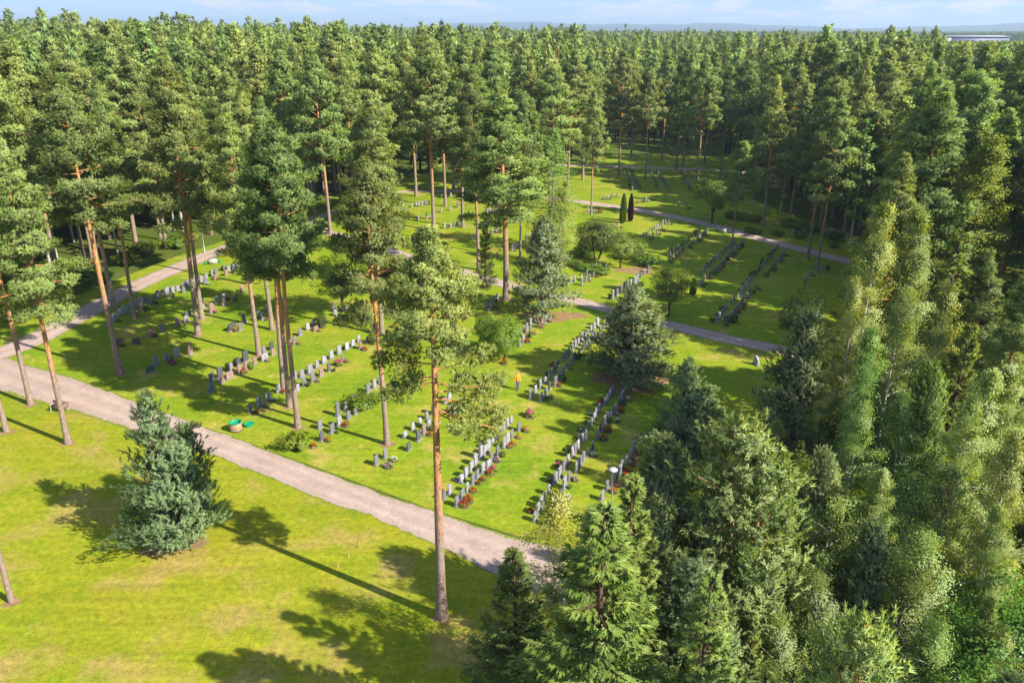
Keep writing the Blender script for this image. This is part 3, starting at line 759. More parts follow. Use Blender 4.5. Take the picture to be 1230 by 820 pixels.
pine_at(137, 371, 88, 'pine_b', 1.0, 'grey pine trunk at the left path behind the glowing orange trunk')
pine_at(162, 382, 100, 'pine_d', 0.85, 'slender grey pine trunk right of the glowing orange trunk, by the left path')
pine_at(297, 341, 92, 'pine_c', 0.95, 'pine behind the long stone row near the end of the left path')
pine_at(200, 297, 62, 'pine_b', 1.0, 'pale trunked pine at the forest edge across the left path')
pine_at(397, 281, 66, 'pine_m1', 1.0, 'dark trunked pine at the gravel bend between left and middle paths')
pine_at(377, 256, 52, 'pine_m0', 1.0, 'pine just beyond the gravel bend')
pine_at(608, 359, 108, 'pine_b', 1.6, 'big broad pine with a thick straight trunk beside the middle path', rz=0.3)
pine_at(521, 276, 60, 'pine_m4', 1.1, 'pine with a bright orange trunk in the far left grave field', rz=1.0)
pine_at(556, 273, 55, 'pine_m1', 1.05, 'dark pine in the far grave field left of the green spire shrub')
pine_at(575, 324, 82, 'pine_d', 0.95, 'slim pine just left of the big broad pine by the middle path')
pine_at(625, 310, 112, 'pine_m4', 0.8, 'thin pine just right of the big broad pine')
pine_at(535, 248, 60, 'pine_m3', 1.0, 'pine behind the bright orange trunk in the far grave field')
pine_at(710, 258, 108, 'pine_m3', 0.8, 'narrow crowned pine at the left start of the upper path')
pine_at(775, 216, 82, 'pine_m4', 0.8, 'half bare pine alone between the shaded far stone rows')
pine_at(743, 211, 62, 'pine_m1', 1.0, 'pine at the left end of the shaded far stone rows')
pine_at(878, 303, 170, 'pine_m4', 0.85, 'dark short crowned pine standing in the grave row below the upper path')
pine_at(917, 272, 88, 'pine_m2', 1.0, 'orange trunked pine behind the boulders across the upper path')
pine_at(970, 311, 118, 'pine_m4', 1.0, 'left one of two leaning pines at the right end of the upper path', lean=(R(3), 0))
pine_at(981, 324, 122, 'pine_m1', 0.9, 'right one of two leaning pines at the right end of the upper path', lean=(R(3), 0))
pine_at(1022, 283, 112, 'pine_m4', 1.1, 'orange pine trunk just left of the big right-hand birches')
dark_objs = []
for i, (px, py, yt) in enumerate([(865, 213, 78), (838, 216, 70), (820, 208, 66), (812, 204, 60), (888, 226, 74), (846, 198, 62), (795, 192, 66), (758, 190, 60)]):
    dark_objs.append(pine_at(px, py, yt, 'pine_m%d' % (i % 5), 0.95, 'dark pine', group='dark pines by the far grave rows'))
count_labels(dark_objs, '%s from left of the dark pines lining the shaded far grave rows')

mid_objs = []
for i, (px, py, yt) in enumerate([(430, 262, 70), (455, 250, 52), (470, 240, 60), (500, 236, 48), (545, 228, 56), (590, 226, 50), (640, 240, 70), (664, 246, 80), (682, 231, 62), (700, 216, 66), (622, 219, 58), (572, 219, 48), (518, 223, 44), (410, 252, 50), (352, 272, 60), (905, 236, 84), (950, 258, 100), (985, 272, 96), (940, 243, 76), (1000, 262, 92)]):
    mid_objs.append(pine_at(px, py, yt, 'pine_m%d' % (i * 2 % 5), 1.05, 'x', group='pines between far grave field and forest'))
count_labels(mid_objs, '%s from left of the pines between far grave field and forest')
def top_at(px, ytop, h, key, r=1.0, label=None, rz=None, mat=None, lean=(0, 0), group=RIGHT, cat='tree', name=None):
    """stand a tree of height h so that its tip shows at the pixel"""
    u, f, d = ray(px, ytop); t = (h - CAM_H) / d
    return plant(key, (u * t, f * t, 0), h, r, rz, label, group, cat, mat, lean, name)

def base_at(px, py, ytop, key, r, label, mat=None, group=None, cat='tree', name=None, rz=None):
    g = G(px, py); return plant(key, g, height_at(g, ytop), r, rz, label, group, cat, mat, name=name)

# bushy young pine on the front lawn, the double-topped one
base_at(208, 652, 474, 'young_c', 1.22, 'dark bushy blue-green pine alone on the front lawn left of the path', mat='blue', rz=1.0)
# conifers and birches of the near right
T = top_at
T(620, 658, 12.2, 'spruce_a', 1.2, 'small dark spruce at the bottom, leftmost of the near trees', rz=1)
T(719, 604, 16.0, 'spruce_a', 1.35, 'large bright green spruce at the bottom beside the yellowish birch')
T(755, 570, 14.6, 'spruce_b', 1.1, 'slim spruce with a tall spire just below the lamp post')
T(694, 580, 11.5, 'birch_s', 1.0, 'small yellowish birch between path end and large spruce', mat='yellow')
T(886, 504, 14.4, 'young_d', 1.45, 'tall airy young pine with visible trunk in the near right wood', rz=0.4)
T(922, 548, 13.0, 'young_d', 1.25, 'second airy young pine just right of the tallest near one')
T(836, 672, 11.0, 'young_b', 1.1, 'narrow young pine low beside the large spruces')
T(866, 750, 8.6, 'young_b', 1.0, 'pale blue young pine top at the bottom edge')
T(1016, 776, 8.8, 'young_b', 1.1, 'pale blue young pine top at the bottom edge, right of the other one')
T(806, 528, 12.5, 'young_a', 1.15, 'blue-green young pine right of the lamp post')
base_at(818, 545, 433, 'young_c', 1.45, 'blue-green pine at the lawn edge below the bare needle patch')
base_at(757, 457, 346, 'young_c', 2.0, 'wide bushy pine with bare reddish needle patch beneath it', rz=2.2)
base_at(650, 378, 262, 'young_a', 1.55, 'grey-green conical pine on the lawn beside the middle path', mat='young')
base_at(948, 556, 380, 'young_a', 1.3, 'silvery blue young pine at the right end of the middle path')
base_at(985, 600, 470, 'spruce_a', 0.85, 'green spruce just below the silvery blue young pine')
base_at(1012, 492, 276, 'spruce_b', 1.15, 'tall light green spruce right of the brown-leaved bush')
base_at(985, 520, 390, 'spruce_a', 0.8, 'lower light green spruce beside the silvery blue young pine')
base_at(957, 432, 345, 'bush_t', 1.0, 'brown-leaved round bush at the right edge of the grave rows', mat='darkleaf', cat='bush', name='leafy_bush')
T(1068, 236, 20, 'birch_a', 1.0, 'tall birch, left of the two high columns right of the spruce')
T(1116, 246, 19.5, 'birch_b', 1.15, 'tall birch, right of the two high columns right of the spruce')
T(1092, 345, 16, 'birch_c', 1.0, 'birch in front of the two tall birch columns')
T(1048, 395, 14.5, 'birch_b', 1.1, 'birch right behind the light green spruces')
T(1040, 480, 12.5, 'birch_c', 1.0, 'leafy birch low in the middle of the right wood')
T(1100, 470, 13, 'birch_a', 0.95, 'leafy birch beside the mid-green young pine')
T(1127, 436, 13, 'young_a', 0.8, 'mid-green young pine between the right-hand birches', mat='pine')
T(1190, 440, 15, 'birch_c', 1.05, 'birch with bare white stems at the right edge', rz=0)
T(1160, 470, 14.5, 'birch_a', 0.85, 'birch just left of the bare white stems', rz=2)
T(1136, 112, 25, 'pine_a', 1.15, 'tall broad pine above the right-hand birch columns')
T(1092, 190, 22, 'pine_d', 1.0, 'pine half hidden behind the left birch column')
T(1207, 158, 22, 'birch_b', 1.7, 'yellow-green birch at the right edge high up', mat='yellow')
T(1176, 186, 20, 'birch_c', 1.35, 'yellow-green birch beside the tall broad pine', mat='yellow')
T(1202, 302, 16.5, 'pine_b', 1.1, 'green pine at the right edge below the yellow birch')
T(1228, 330, 17, 'pine_d', 1.0, 'pine cut by the right edge below the yellow birch')
T(1190, 80, 26, 'spruce_m', 1.1, 'dark tall spruce high on the right')
T(1226, 66, 26.5, 'spruce_m', 1.1, 'dark tall spruce cut by the right edge')
T(1165, 240, 19, 'spruce_m', 1.0, 'dark spruce between right birch column and yellow birch')
low_wood = [(1000, 600, 10, 'birch_s', 1.2), (1060, 560, 11.5, 'birch_c', 0.9), (1105, 590, 10.5, 'birch_s', 1.3), (1150, 640, 10, 'birch_s', 1.2), (1210, 610, 11.5, 'birch_a', 0.9),
            (960, 655, 8.5, 'spruce_a', 0.9), (1010, 690, 8, 'birch_s', 1.2), (1080, 690, 8.5, 'birch_s', 1.2), (1130, 730, 8, 'birch_s', 1.1), (1195, 720, 8.6, 'spruce_b', 1.0),
            (960, 740, 7, 'birch_s', 1.2), (1080, 770, 7, 'birch_s', 1.2), (1170, 790, 7, 'bush_t', 1.0), (1222, 770, 7.5, 'birch_s', 1.0), (780, 680, 9, 'spruce_a', 0.9),
            (800, 600, 10.5, 'young_a', 0.8), (760, 640, 11, 'spruce_b', 0.9), (860, 600, 10.5, 'young_a', 0.8), (925, 690, 8, 'young_b', 0.9), (690, 700, 9.5, 'spruce_a', 0.85),
            (1225, 520, 14, 'birch_c', 0.9), (1060, 630, 9.5, 'young_b', 0.9), (900, 640, 9, 'birch_s', 1.0), (1040, 330, 16, 'birch_a', 0.8), (1150, 560, 11.5, 'young_d', 0.8), (1225, 690, 9, 'bush_t', 1.2),
            (1000, 540, 11.5, 'young_a', 0.8), (1140, 340, 17, 'birch_b', 0.9), (1165, 390, 15, 'spruce_b', 1.0), (1215, 440, 15, 'birch_a', 1.0), (905, 740, 7.2, 'spruce_b', 0.9), (740, 700, 9, 'birch_s', 0.9), (1030, 740, 7.4, 'spruce_a', 0.8)]
LOWLAB = {'bir': 'one of the low yellow-green birches crowding the near right wood', 'spr': 'one of the low spruces tucked between birches in the near right wood', 'you': 'one of the low blue-green pines tucked between birches in the near right wood', 'bus': 'one of the round leafy small trees at the lower right edge'}
low_objs = {}
for px, yt, h, key, r in low_wood:
    low_objs.setdefault(key[:3], []).append(T(px, yt, h, key, r, LOWLAB[key[:3]], group={'bir': 'low birches of the near right wood', 'spr': 'low spruces of the near right wood', 'you': 'low pines of the near right wood', 'bus': 'leafy trees at the lower right edge'}[key[:3]]))
for k_, t_ in [('bir', '%s from left of the low yellow-green birches in the near right wood'), ('spr', '%s from left of the low spruces in the near right wood'), ('you', '%s from left of the low blue-green pines in the near right wood'), ('bus', '%s from left of the round leafy trees at the lower right edge')]: count_labels(low_objs[k_], t_)
# the thicket under and between them
rt = np.random.default_rng(19); thick = []
have = [(o.location.x, o.location.y) for o in COL.objects if o.get('category') == 'tree']
for yy in np.arange(20, 66, 2.9):
    for xx in np.arange(0, 48, 2.9):
        X, Y = xx + rt.uniform(-1, 1), yy + rt.uniform(-1, 1); px, py = P(X, Y)
        edge = np.interp(Y, [20, 27, 31, 36, 41, 46, 51, 56, 62, 70], [3.5, 4.5, 6.5, 8.5, 11.5, 14, 18, 22, 27, 31]) + 0.8
        if X < edge or px > 1330 or py > 1080: continue
        if min(math.hypot(X - a, Y - b) for a, b in have) < 1.7: continue
        have.append((X, Y)); k = ('birch_s', 'bush_t', 'birch_s', 'spruce_b', 'bush_u', 'birch_s', 'young_b')[rt.integers(0, 7)]
        h = rt.uniform(4.5, 7.5) * (1.0 if X < edge + 5 else 1.25)
        thick.append(plant(k, (X, Y, 0), h, rt.uniform(1.0, 1.3), None, 'x', 'undergrowth trees of the near right wood', mat=(None if k[0] in 'sy' else ('birch', 'leaf', 'yellow', 'lime')[rt.integers(0, 4)] if k[:2] == 'bu' else None)))
count_labels(thick, '%s from left of the undergrowth trees filling the near right wood')
# trees just below the frame: only their shadows reach the front lawn
off_objs = []
for X, Y, h, key in [(6.5, 21.5, 13.5, 'spruce_a'), (2.5, 17.0, 12.5, 'spruce_b'), (-2.0, 15.5, 11.5, 'spruce_a'), (9.5, 17.5, 15, 'young_d')]:
    off_objs.append(plant(key, (X, Y, 0), h, 1.0, None, 'x', 'trees just below the picture'))
count_labels(off_objs, '%s from left of the conifers just below the picture shading the front lawn')

# shrubs and small broadleaf trees inside the cemetery
base_at(412, 374, 292, 'bush_u', 1.25, 'bright green broadleaf tree in the lawn behind the crowded pine trunks', mat='lime')
base_at(603, 432, 372, 'bush_a', 0.95, 'bright lime green shrub left of the visitor in orange', mat='lime', cat='bush')
base_at(585, 420, 370, 'bush_b', 0.9, 'olive green shrub just left of the bright lime green shrub', cat='bush')
base_at(355, 538, 520, 'bush_lo', 1.1, 'low spreading yellow-green juniper at the verge beside the bins', mat='lime', cat='bush', name='low_juniper')
base_at(386, 393, 374, 'bush_b', 1.3, 'dark clipped shrub beside the reddish gravestones behind the pine trunks', mat='darkleaf', cat='bush')
base_at(450, 413, 395, 'bush_b', 1.2, 'small green shrub at the end of the pale stone row', cat='bush')
base_at(803, 380, 312, 'bush_t', 1.15, 'green broadleaf tree behind the wide bushy pine, across the path')
base_at(716, 312, 256, 'bush_a', 1.1, 'dense dark green bush left of the twin columnar shrubs', mat='darkleaf', cat='bush')
base_at(745, 322, 274, 'bush_u', 1.3, 'pale round-crowned small tree on a thin stem before the twin columnar shrubs', mat='birch')
base_at(765, 312, 282, 'bush_b', 1.1, 'green bush squeezed right of the pale round-crowned small tree', cat='bush')
base_at(698, 308, 286, 'bush_b', 1.2, 'small olive bush by the hedge left of the dense dark bush', cat='bush')
base_at(855, 268, 200, 'bush_t', 1.25, 'large dark broadleaf bush beyond the upper path', mat='leaf', cat='bush', name='leafy_bush')
base_at(935, 272, 190, 'birch_m', 0.9, 'small light green birch behind the boulders across the upper path')
base_at(660, 300, 150, 'birch_w', 2.0, 'weeping birch with pale hanging foliage left of the upper path')
base_at(672, 320, 215, 'birch_w', 1.8, 'smaller weeping birch in front of the tall weeping one')
base_at(583, 345, 262, 'spruce_a', 0.8, 'dark small spruce between two pines behind the middle path', mat='darkleaf')
base_at(748, 268, 232, 'column', 1.0, 'dark green columnar shrub standing beside the purple one', cat='shrub')
base_at(757, 266, 232, 'column', 0.9, 'dark red columnar shrub standing beside the green one', mat='purple', cat='shrub')
base_at(601, 273, 241, 'column', 0.8, 'narrow green spire shrub in the far left grave field', cat='shrub')
base_at(832, 354, 333, 'column', 1.7, 'small yellow-green conical thuja at the foot of a grave row', mat='lime', cat='shrub')
base_at(760, 352, 338, 'bush_b', 1.0, 'grey-blue rounded shrub among the stones beside the wide bushy pine', mat='young', cat='bush')
base_at(775, 318, 304, 'bush_lo', 1.3, 'low olive shrub by the stones left of the double stone row', cat='bush')
base_at(878, 386, 378, 'bush_lo', 1.2, 'low round shrub at the foot of the stone row beside the right lawn', cat='bush', mat='darkleaf')
base_at(600, 458, 448, 'bush_lo', 1.2, 'pale flowering shrub beside the visitor in orange', cat='bush', mat='birch')
base_at(436, 488, 472, 'bush_lo', 1.4, 'yellow-green leafy shrub between two pale stones left of the bare trunk', cat='bush', mat='lime')
hedge_objs = []
for i, (px, py, yt) in enumerate([(698, 322, 314), (706, 325, 316), (714, 327, 318), (722, 329, 321), (690, 319, 311)]):
    hedge_objs.append(base_at(px, py, yt, 'bush_lo', 1.5, 'hedge', group='short hedge line', cat='bush'))
count_labels(hedge_objs, '%s from left of the low hedge shrubs under the dense dark bush')
under_objs = []
for i, (px, py, s) in enumerate([(900, 280, 1), (910, 281, .8), (935, 283, .9), (960, 286, 1), (1000, 297, 1), (890, 264, 1.4), (905, 266, 1.4), (945, 272, 1.5), (960, 275, 1.5), (880, 262, 1.4), (975, 279, 1.3), (1000, 288, 1.4), (150, 318, 1.6), (120, 340, 1.8), (175, 305, 2), (210, 298, 2), (100, 330, 2), (60, 365, 2), (30, 378, 1.8), (230, 290, 1.8)]):
    under_objs.append(plant('bush_lo', G(px, py), 1.0 * s, 1.1, None, 'low green undergrowth shrub along the forest edge', 'undergrowth along the forest edge', 'bush', mat=('leaf' if i % 3 else 'lime')))
count_labels(under_objs, '%s from left of the low undergrowth shrubs along the forest edge')

# ------------------------------------------------------------------ the forest round the cemetery
def lim(x, tab):
    return float(np.interp(x, [t[0] for t in tab], [t[1] for t in tab]))
EDGE = [(-400, 440), (-60, 402), (0, 383), (60, 366), (100, 345), (150, 324), (200, 304), (285, 279), (340, 258), (400, 241), (480, 213), (600, 203), (690, 192), (740, 181), (860, 178), (895, 218), (920, 244), (965, 258), (1005, 280), (1030, 310), (1045, 372), (1100, 470), (1400, 640)]
rf = np.random.default_rng(77)
cand = []
for yy in np.arange(44, 250, 5.0):
    for xx in np.arange(-0.70 * yy - 14, 0.70 * yy + 14, 5.0):
        X, Y = xx + rf.uniform(-2.1, 2.1), yy + rf.uniform(-2.1, 2.1)
        px, py = P(X, Y)
        if py > lim(px, EDGE) - 2: continue
        if 700 < px < 880 and py > 166 and rf.random() < 0.45: continue
        cand.append((math.hypot(X, Y), X, Y, px, py))
cand.sort()
taken = np.array([(o.location.x, o.location.y) for o in COL.objects if o.get('category') == 'tree'])
npine = 60; far_pts = []; wood_objs = {}
for dist, X, Y, px, py in cand:
    if np.min(np.hypot(taken[:, 0] - X, taken[:, 1] - Y)) < 2.2: continue
    left = px < 640
    u = rf.random()
    bp = (0.20 + 0.12 * (math.sin(X * 0.09 + Y * 0.05) > 0.3)) if left else (0.08 if px < 1000 else 0.30)
    kind = 'b' if u < bp else ('s' if u > 0.95 else 'p')
    mu_h = 26.2 if px < 560 else (24.8 if px < 700 else 23.2)
    h = float(np.clip(rf.normal(mu_h, 2.9), 17, 31.2))
    if px > 1080: h = min(h, 30 - 13.0 / 957 * dist)
    if kind == 'b': h *= 0.86
    r = rf.uniform(0.78, 1.22)
    if dist > 165 or (kind == 'p' and npine >= 292):
        far_pts.append((X, Y, kind, h)); continue
    where = 'beyond the left path' if px < 330 else ('behind the far left grave field' if px < 690 else ('behind the shaded far grave rows' if px < 890 else 'behind the boulders on the right' if px < 1040 else 'deep in the right wood'))
    if kind == 'p':
        npine += 1
        key = ('pine_m%d' if dist < 135 else 'pine_l%d') % rf.integers(0, 5)
        wood_objs.setdefault(('tall pines', where), []).append(plant(key, (X, Y, 0), h, r, None, 'one of the tall pines in the dense forest ' + where, 'forest pines ' + where))
    elif kind == 'b':
        wood_objs.setdefault(('yellow-green birches', where), []).append(plant('birch_m', (X, Y, 0), h, r * 1.1, None, 'one of the yellow-green birches mixed into the forest ' + where, 'forest birches ' + where, mat=('birch' if rf.random() < 0.7 else 'yellow')))
    else:
        wood_objs.setdefault(('dark spruces', where), []).append(plant('spruce_m', (X, Y, 0), h * 0.92, r, None, 'one of the dark spruces mixed into the forest ' + where, 'forest spruces ' + where))

for (k_, w_), o_ in wood_objs.items(): count_labels(o_, '%s from left of the ' + k_ + ' in the forest ' + w_)
# further off the wood reads as one mass
def lod(key, seed, kind):
    if kind == 'p': d = pine(seed, cb=0.42, rnd=[1.3, 1.8, 2.4, 1.5, 2.0][seed % 5], rmax=4.3, limbs=32, T=4, tuft=0.75, wid=0.21, nb=3, seg=4, twigs=False, stubs=0, dens=1.5, clump=0.7)
    elif kind == 'b': d = birch(seed, H=24, rmax=2.9, limbs=24, strands=7, per=10, size=0.22, cb=0.25, seg=4)
    else: d = spruce(seed, H=24, rmax=2.9, whorls=18, per=5, tw=4, L=0.8, wid=0.2, nb=2)
    wd, v, f, t = d
    wv = np.vstack(wd.v); wq = np.vstack(wd.q)
    n0 = len(wv); k = f.shape[1]
    tint = np.concatenate([np.zeros(n0), t])
    faces = [wq, f + n0]
    mi = np.concatenate([np.zeros(len(wq)), np.ones(len(f))])
    mats = {'p': ['pine_bark', 'pine'], 'b': ['birch_bark', 'birch'], 's': ['dark_bark', 'spruce']}[kind]
    ln = LAST_N.copy()
    me = mesh_np(key, np.vstack([wv, v]), faces, [M[m] for m in mats], midx=mi, tint=tint, smooth=True)
    wn_ = unit(wv * np.array([1, 1, 0]) + 1e-4)
    me.normals_split_custom_set_from_vertices(np.vstack([wn_, ln]).astype(float).tolist())
    return bpy.data.objects.new(key, me)
srcs = bpy.data.collections.new('distant_tree_kinds')
for i, (k, s) in enumerate([('p', 201), ('p', 202), ('p', 203), ('p', 204), ('p', 205), ('b', 206), ('b', 207), ('s', 208)]):
    srcs.objects.link(lod('kind_%d' % i, s, k))
pts, idx, scl = [], [], []
for X, Y, kind, h in far_pts:
    pts.append((X, Y, 0)); idx.append({'p': rf.integers(0, 5), 'b': rf.integers(5, 7), 's': 7}[kind]); scl.append(h / 24)
def ring(r0, r1, step, hl, hr, w=1.0):
    area = (r1 * r1 - r0 * r0) * 0.66
    n = int(area / (step * step))
    r = np.sqrt(rf.uniform(r0 * r0, r1 * r1, n)); a = rf.uniform(-0.66, 0.66, n)
    for rr, aa in zip(r, a):
        X, Y = rr * math.sin(aa), rr * math.cos(aa)
        if Y < 250 and abs(X) < 0.7 * Y + 14: continue
        px = 615 + 957 * X / Y
        h = hl + (hr - hl) * np.clip((px - 450) / 350, 0, 1)
        # stands of different age
        h *= 1 + 0.10 * math.sin(X * 0.013 + 1.3) * math.cos(Y * 0.009) + rf.normal(0, 0.11)
        if 1100 < px < 1240: h = min(h, 30 - (10.5 + rf.uniform(0, 3)) / 957 * rr)
        if h < 5: continue
        u = rf.random(); bl = 0.26 + 0.25 * (math.sin(X * 0.021 + Y * 0.008) > 0.35)
        idx.append(rf.integers(5, 7) if u < bl else (7 if u > 0.93 else rf.integers(0, 5)))
        pts.append((X, Y, 0)); scl.append(h / 24)
ring(240, 480, 5.8, 27.2, 24.0)
ring(480, 900, 7.6, 26.8, 23.5)
ring(900, 1700, 13.0, 26.5, 22.0)
me = mesh_np('distant_forest', np.array(pts), [], [M['pine']]) if False else bpy.data.meshes.new('distant_forest')
me.from_pydata(pts, [], [])
a = me.attributes.new('kind_index', 'INT', 'POINT'); a.data.foreach_set('value', np.array(idx, dtype=np.int32))
a = me.attributes.new('size', 'FLOAT', 'POINT'); a.data.foreach_set('value', np.array(scl, dtype=np.float32))
a = me.attributes.new('turn', 'FLOAT', 'POINT'); a.data.foreach_set('value', rf.uniform(0, 6.28, len(pts)).astype(np.float32))
df = tag(link('distant_forest', me), 'mass of pine and birch forest running to the horizon', 'forest', kind='stuff')
ng = bpy.data.node_groups.new('scatter_trees', 'GeometryNodeTree')
ng.interface.new_socket('Geometry', in_out='INPUT', socket_type='NodeSocketGeometry')
ng.interface.new_socket('Geometry', in_out='OUTPUT', socket_type='NodeSocketGeometry')
nn, nl = ng.nodes, ng.links
gi, go = nn.new('NodeGroupInput'), nn.new('NodeGroupOutput')
m2p = nn.new('GeometryNodeMeshToPoints'); iop = nn.new('GeometryNodeInstanceOnPoints'); ci = nn.new('GeometryNodeCollectionInfo')
ci.inputs['Collection'].default_value = srcs; ci.inputs['Separate Children'].default_value = True; ci.inputs['Reset Children'].default_value = True
def attr(nm, ty):
    k = nn.new('GeometryNodeInputNamedAttribute'); k.data_type = ty; k.inputs['Name'].default_value = nm; return k
ki, sz, tu = attr('kind_index', 'INT'), attr('size', 'FLOAT'), attr('turn', 'FLOAT')
cx = nn.new('ShaderNodeCombineXYZ'); nl.new(tu.outputs['Attribute'], cx.inputs['Z'])
nl.new(gi.outputs[0], m2p.inputs['Mesh']); nl.new(m2p.outputs[0], iop.inputs['Points']); nl.new(ci.outputs[0], iop.inputs['Instance'])
iop.inputs['Pick Instance'].default_value = True
nl.new(ki.outputs['Attribute'], iop.inputs['Instance Index']); nl.new(cx.outputs[0], iop.inputs['Rotation']); nl.new(sz.outputs['Attribute'], iop.inputs['Scale'])
nl.new(iop.outputs[0], go.inputs[0])
df.modifiers.new('scatter', 'NODES').node_group = ng

# the canopy beyond, too far for single trees, and the hills on the horizon
def polar(name, rr, aa, zf, mat):
    rs = np.random.default_rng(5)
    Rg, Ag = np.meshgrid(rr, aa, indexing='ij'); X, Y = Rg * np.sin(Ag), Rg * np.cos(Ag)
    Z = zf(X, Y, Rg, rs); n, m = Rg.shape
    v = np.stack([X, Y, Z], -1).reshape(-1, 3)
    i = np.arange(n - 1)[:, None] * m; k = np.arange(m - 1)[None, :]
    q = np.stack([i + k, i + k + 1, i + m + k + 1, i + m + k], -1).reshape(-1, 4)
    me = mesh_np(name, v, [q], M[mat])
    if me.polygons[0].normal.z < 0: me.flip_normals()
    return link(name, me)
M['canopy'] = ground_mat('distant_canopy', [(0.030, 0.060, 0.014), (0.060, 0.090, 0.020), (0.100, 0.110, 0.028)], big=0.004, mid=0.03, fine=0.12, bump=1.0, dist=6.0)
M['hillwood'] = ground_mat('hill_forest', [(0.016, 0.030, 0.014), (0.024, 0.040, 0.018), (0.034, 0.046, 0.02)], big=0.002, mid=0.01, fine=0.05, bump=0.6, dist=6.0)
def zc(X, Y, Rg, rs):
    s = np.clip((X / np.maximum(Y, 1) + 0.15) / 0.4, 0, 1)
    base = 24.0 - 4.0 * s
    z = base * (1 + 0.10 * np.sin(X * 0.004 + 2) * np.cos(Y * 0.003)) + rs.normal(0, 2.2, X.shape)
    z[0] = 0
    return z
tag(polar('distant_canopy', np.concatenate([[1500], np.geomspace(1510, 9000, 120)]), np.linspace(-0.72, 0.72, 700), zc, 'canopy'), 'flat dark forest canopy far off below the hills', 'forest', kind='stuff')
def zh(X, Y, Rg, rs):
    f = np.clip((Rg - 7000) / 3500, 0, 1)
    a = np.arctan2(X, Y)
    h = 70 + 22 * np.sin(a * 9 + 1.0) + 14 * np.sin(a * 23 + 2) + 6 * np.sin(a * 61) + 3 * np.sin(a * 140 + 3)
    return 14 + h * np.sin(f * math.pi / 2) + rs.normal(0, 2.0, X.shape)
tag(polar('hills', np.linspace(7000, 12500, 14), np.linspace(-0.75, 0.75, 900), zh, 'hillwood'), kind='structure')

# long white-roofed hall far off on the right
def hall():
    D = 1080.0
    a, b = ray(1134, 36), ray(1216, 36)
    x0, x1 = a[0] / a[1] * D, b[0] / b[1] * D
    e = empty('industrial_hall', ((x0 + x1) / 2, D + 20, 0))
    L = x1 - x0
    white, blue, grey = plain('hall_white', (0.30, 0.30, 0.34), 0.5), plain('hall_blue', (0.13, 0.145, 0.25), 0.5), plain('hall_dark', (0.10, 0.10, 0.13), 0.3)
    m = MB(); m.box((0, 0, 11.0), (L, 36, 22.0)); m.build('wall', blue, e)
    m = MB(); m.add([(-L/2-1, -19, 21.51), (L/2+1, -19, 21.51), (L/2+1, 0, 23.2), (-L/2-1, 0, 23.2), (L/2+1, 19, 21.51), (-L/2-1, 19, 21.51)], [(0, 1, 2, 3), (3, 2, 4, 5)], [(0, 3, 5), (1, 4, 2)]); r = m.build('roof', white, e)
    m = MB(); m.box((0, -19.1, 21.75), (L + 2, 0.3, 0.5)); m.build('fascia', white, r)
    m = MB(); m.box((-L/2 + 9, -18.2, 10.0), (6, 0.4, 20.6)); m.build('stair_panel', white, e)
    for i in range(9):
        m = MB(); m.box((-L/2 + 20 + i * (L - 26) / 8, -18.15, 16.4), (4.5, 0.3, 2.2)); m.build('window', grey, e)
    tag(e, 'long pale hall with white roof edge above the far forest', 'building')
hall()

# ------------------------------------------------------------------ haze of a clear late-summer day
def haze():
    m, n, l = new_mat('haze')
    o = n.new('ShaderNodeOutputMaterial'); v = n.new('ShaderNodeVolumePrincipled')
    v.inputs['Color'].default_value = (0.62, 0.80, 1.0, 1); v.inputs['Density'].default_value = 0.00016; v.inputs['Anisotropy'].default_value = 0.2
    l.new(v.outputs[0], o.inputs['Volume'])
    b = MB(); b.box((0, 5500, 69), (24000, 15000, 140)); h = b.build('haze', m); tag(h, 'thin blue haze of the clear summer air', 'haze', kind='stuff')
haze()
# ------------------------------------------------------------------ gravestones
import bmesh
M['st_pale'] = plain('pale_granite', (0.285, 0.275, 0.300), 0.65, 0.12, 22, 0.15, 0.22)
M['st_grey'] = plain('grey_granite', (0.17, 0.168, 0.185), 0.5, 0.16, 26, 0.12, 0.14, spec=0.4)
M['st_dark'] = plain('dark_granite', (0.085, 0.085, 0.095), 0.28, 0.2, 30, 0.05, 0.2, spec=0.5)
M['st_red'] = plain('reddish_granite', (0.27, 0.165, 0.14), 0.5, 0.16, 24, 0.12, 0.12, spec=0.4)
M['plinth'] = plain('plinth_granite', (0.20, 0.195, 0.195), 0.8, 0.14, 18, 0.25, 0.12)
M['soil'] = plain('grave_soil', (0.10, 0.07, 0.05), 0.95, 0.3, 20, 0.6)
M['gold'] = plain('engraving', (0.13, 0.12, 0.12), 0.7)
STONE = {'pale': 'pale grey', 'grey': 'mid grey', 'dark': 'dark', 'red': 'reddish'}
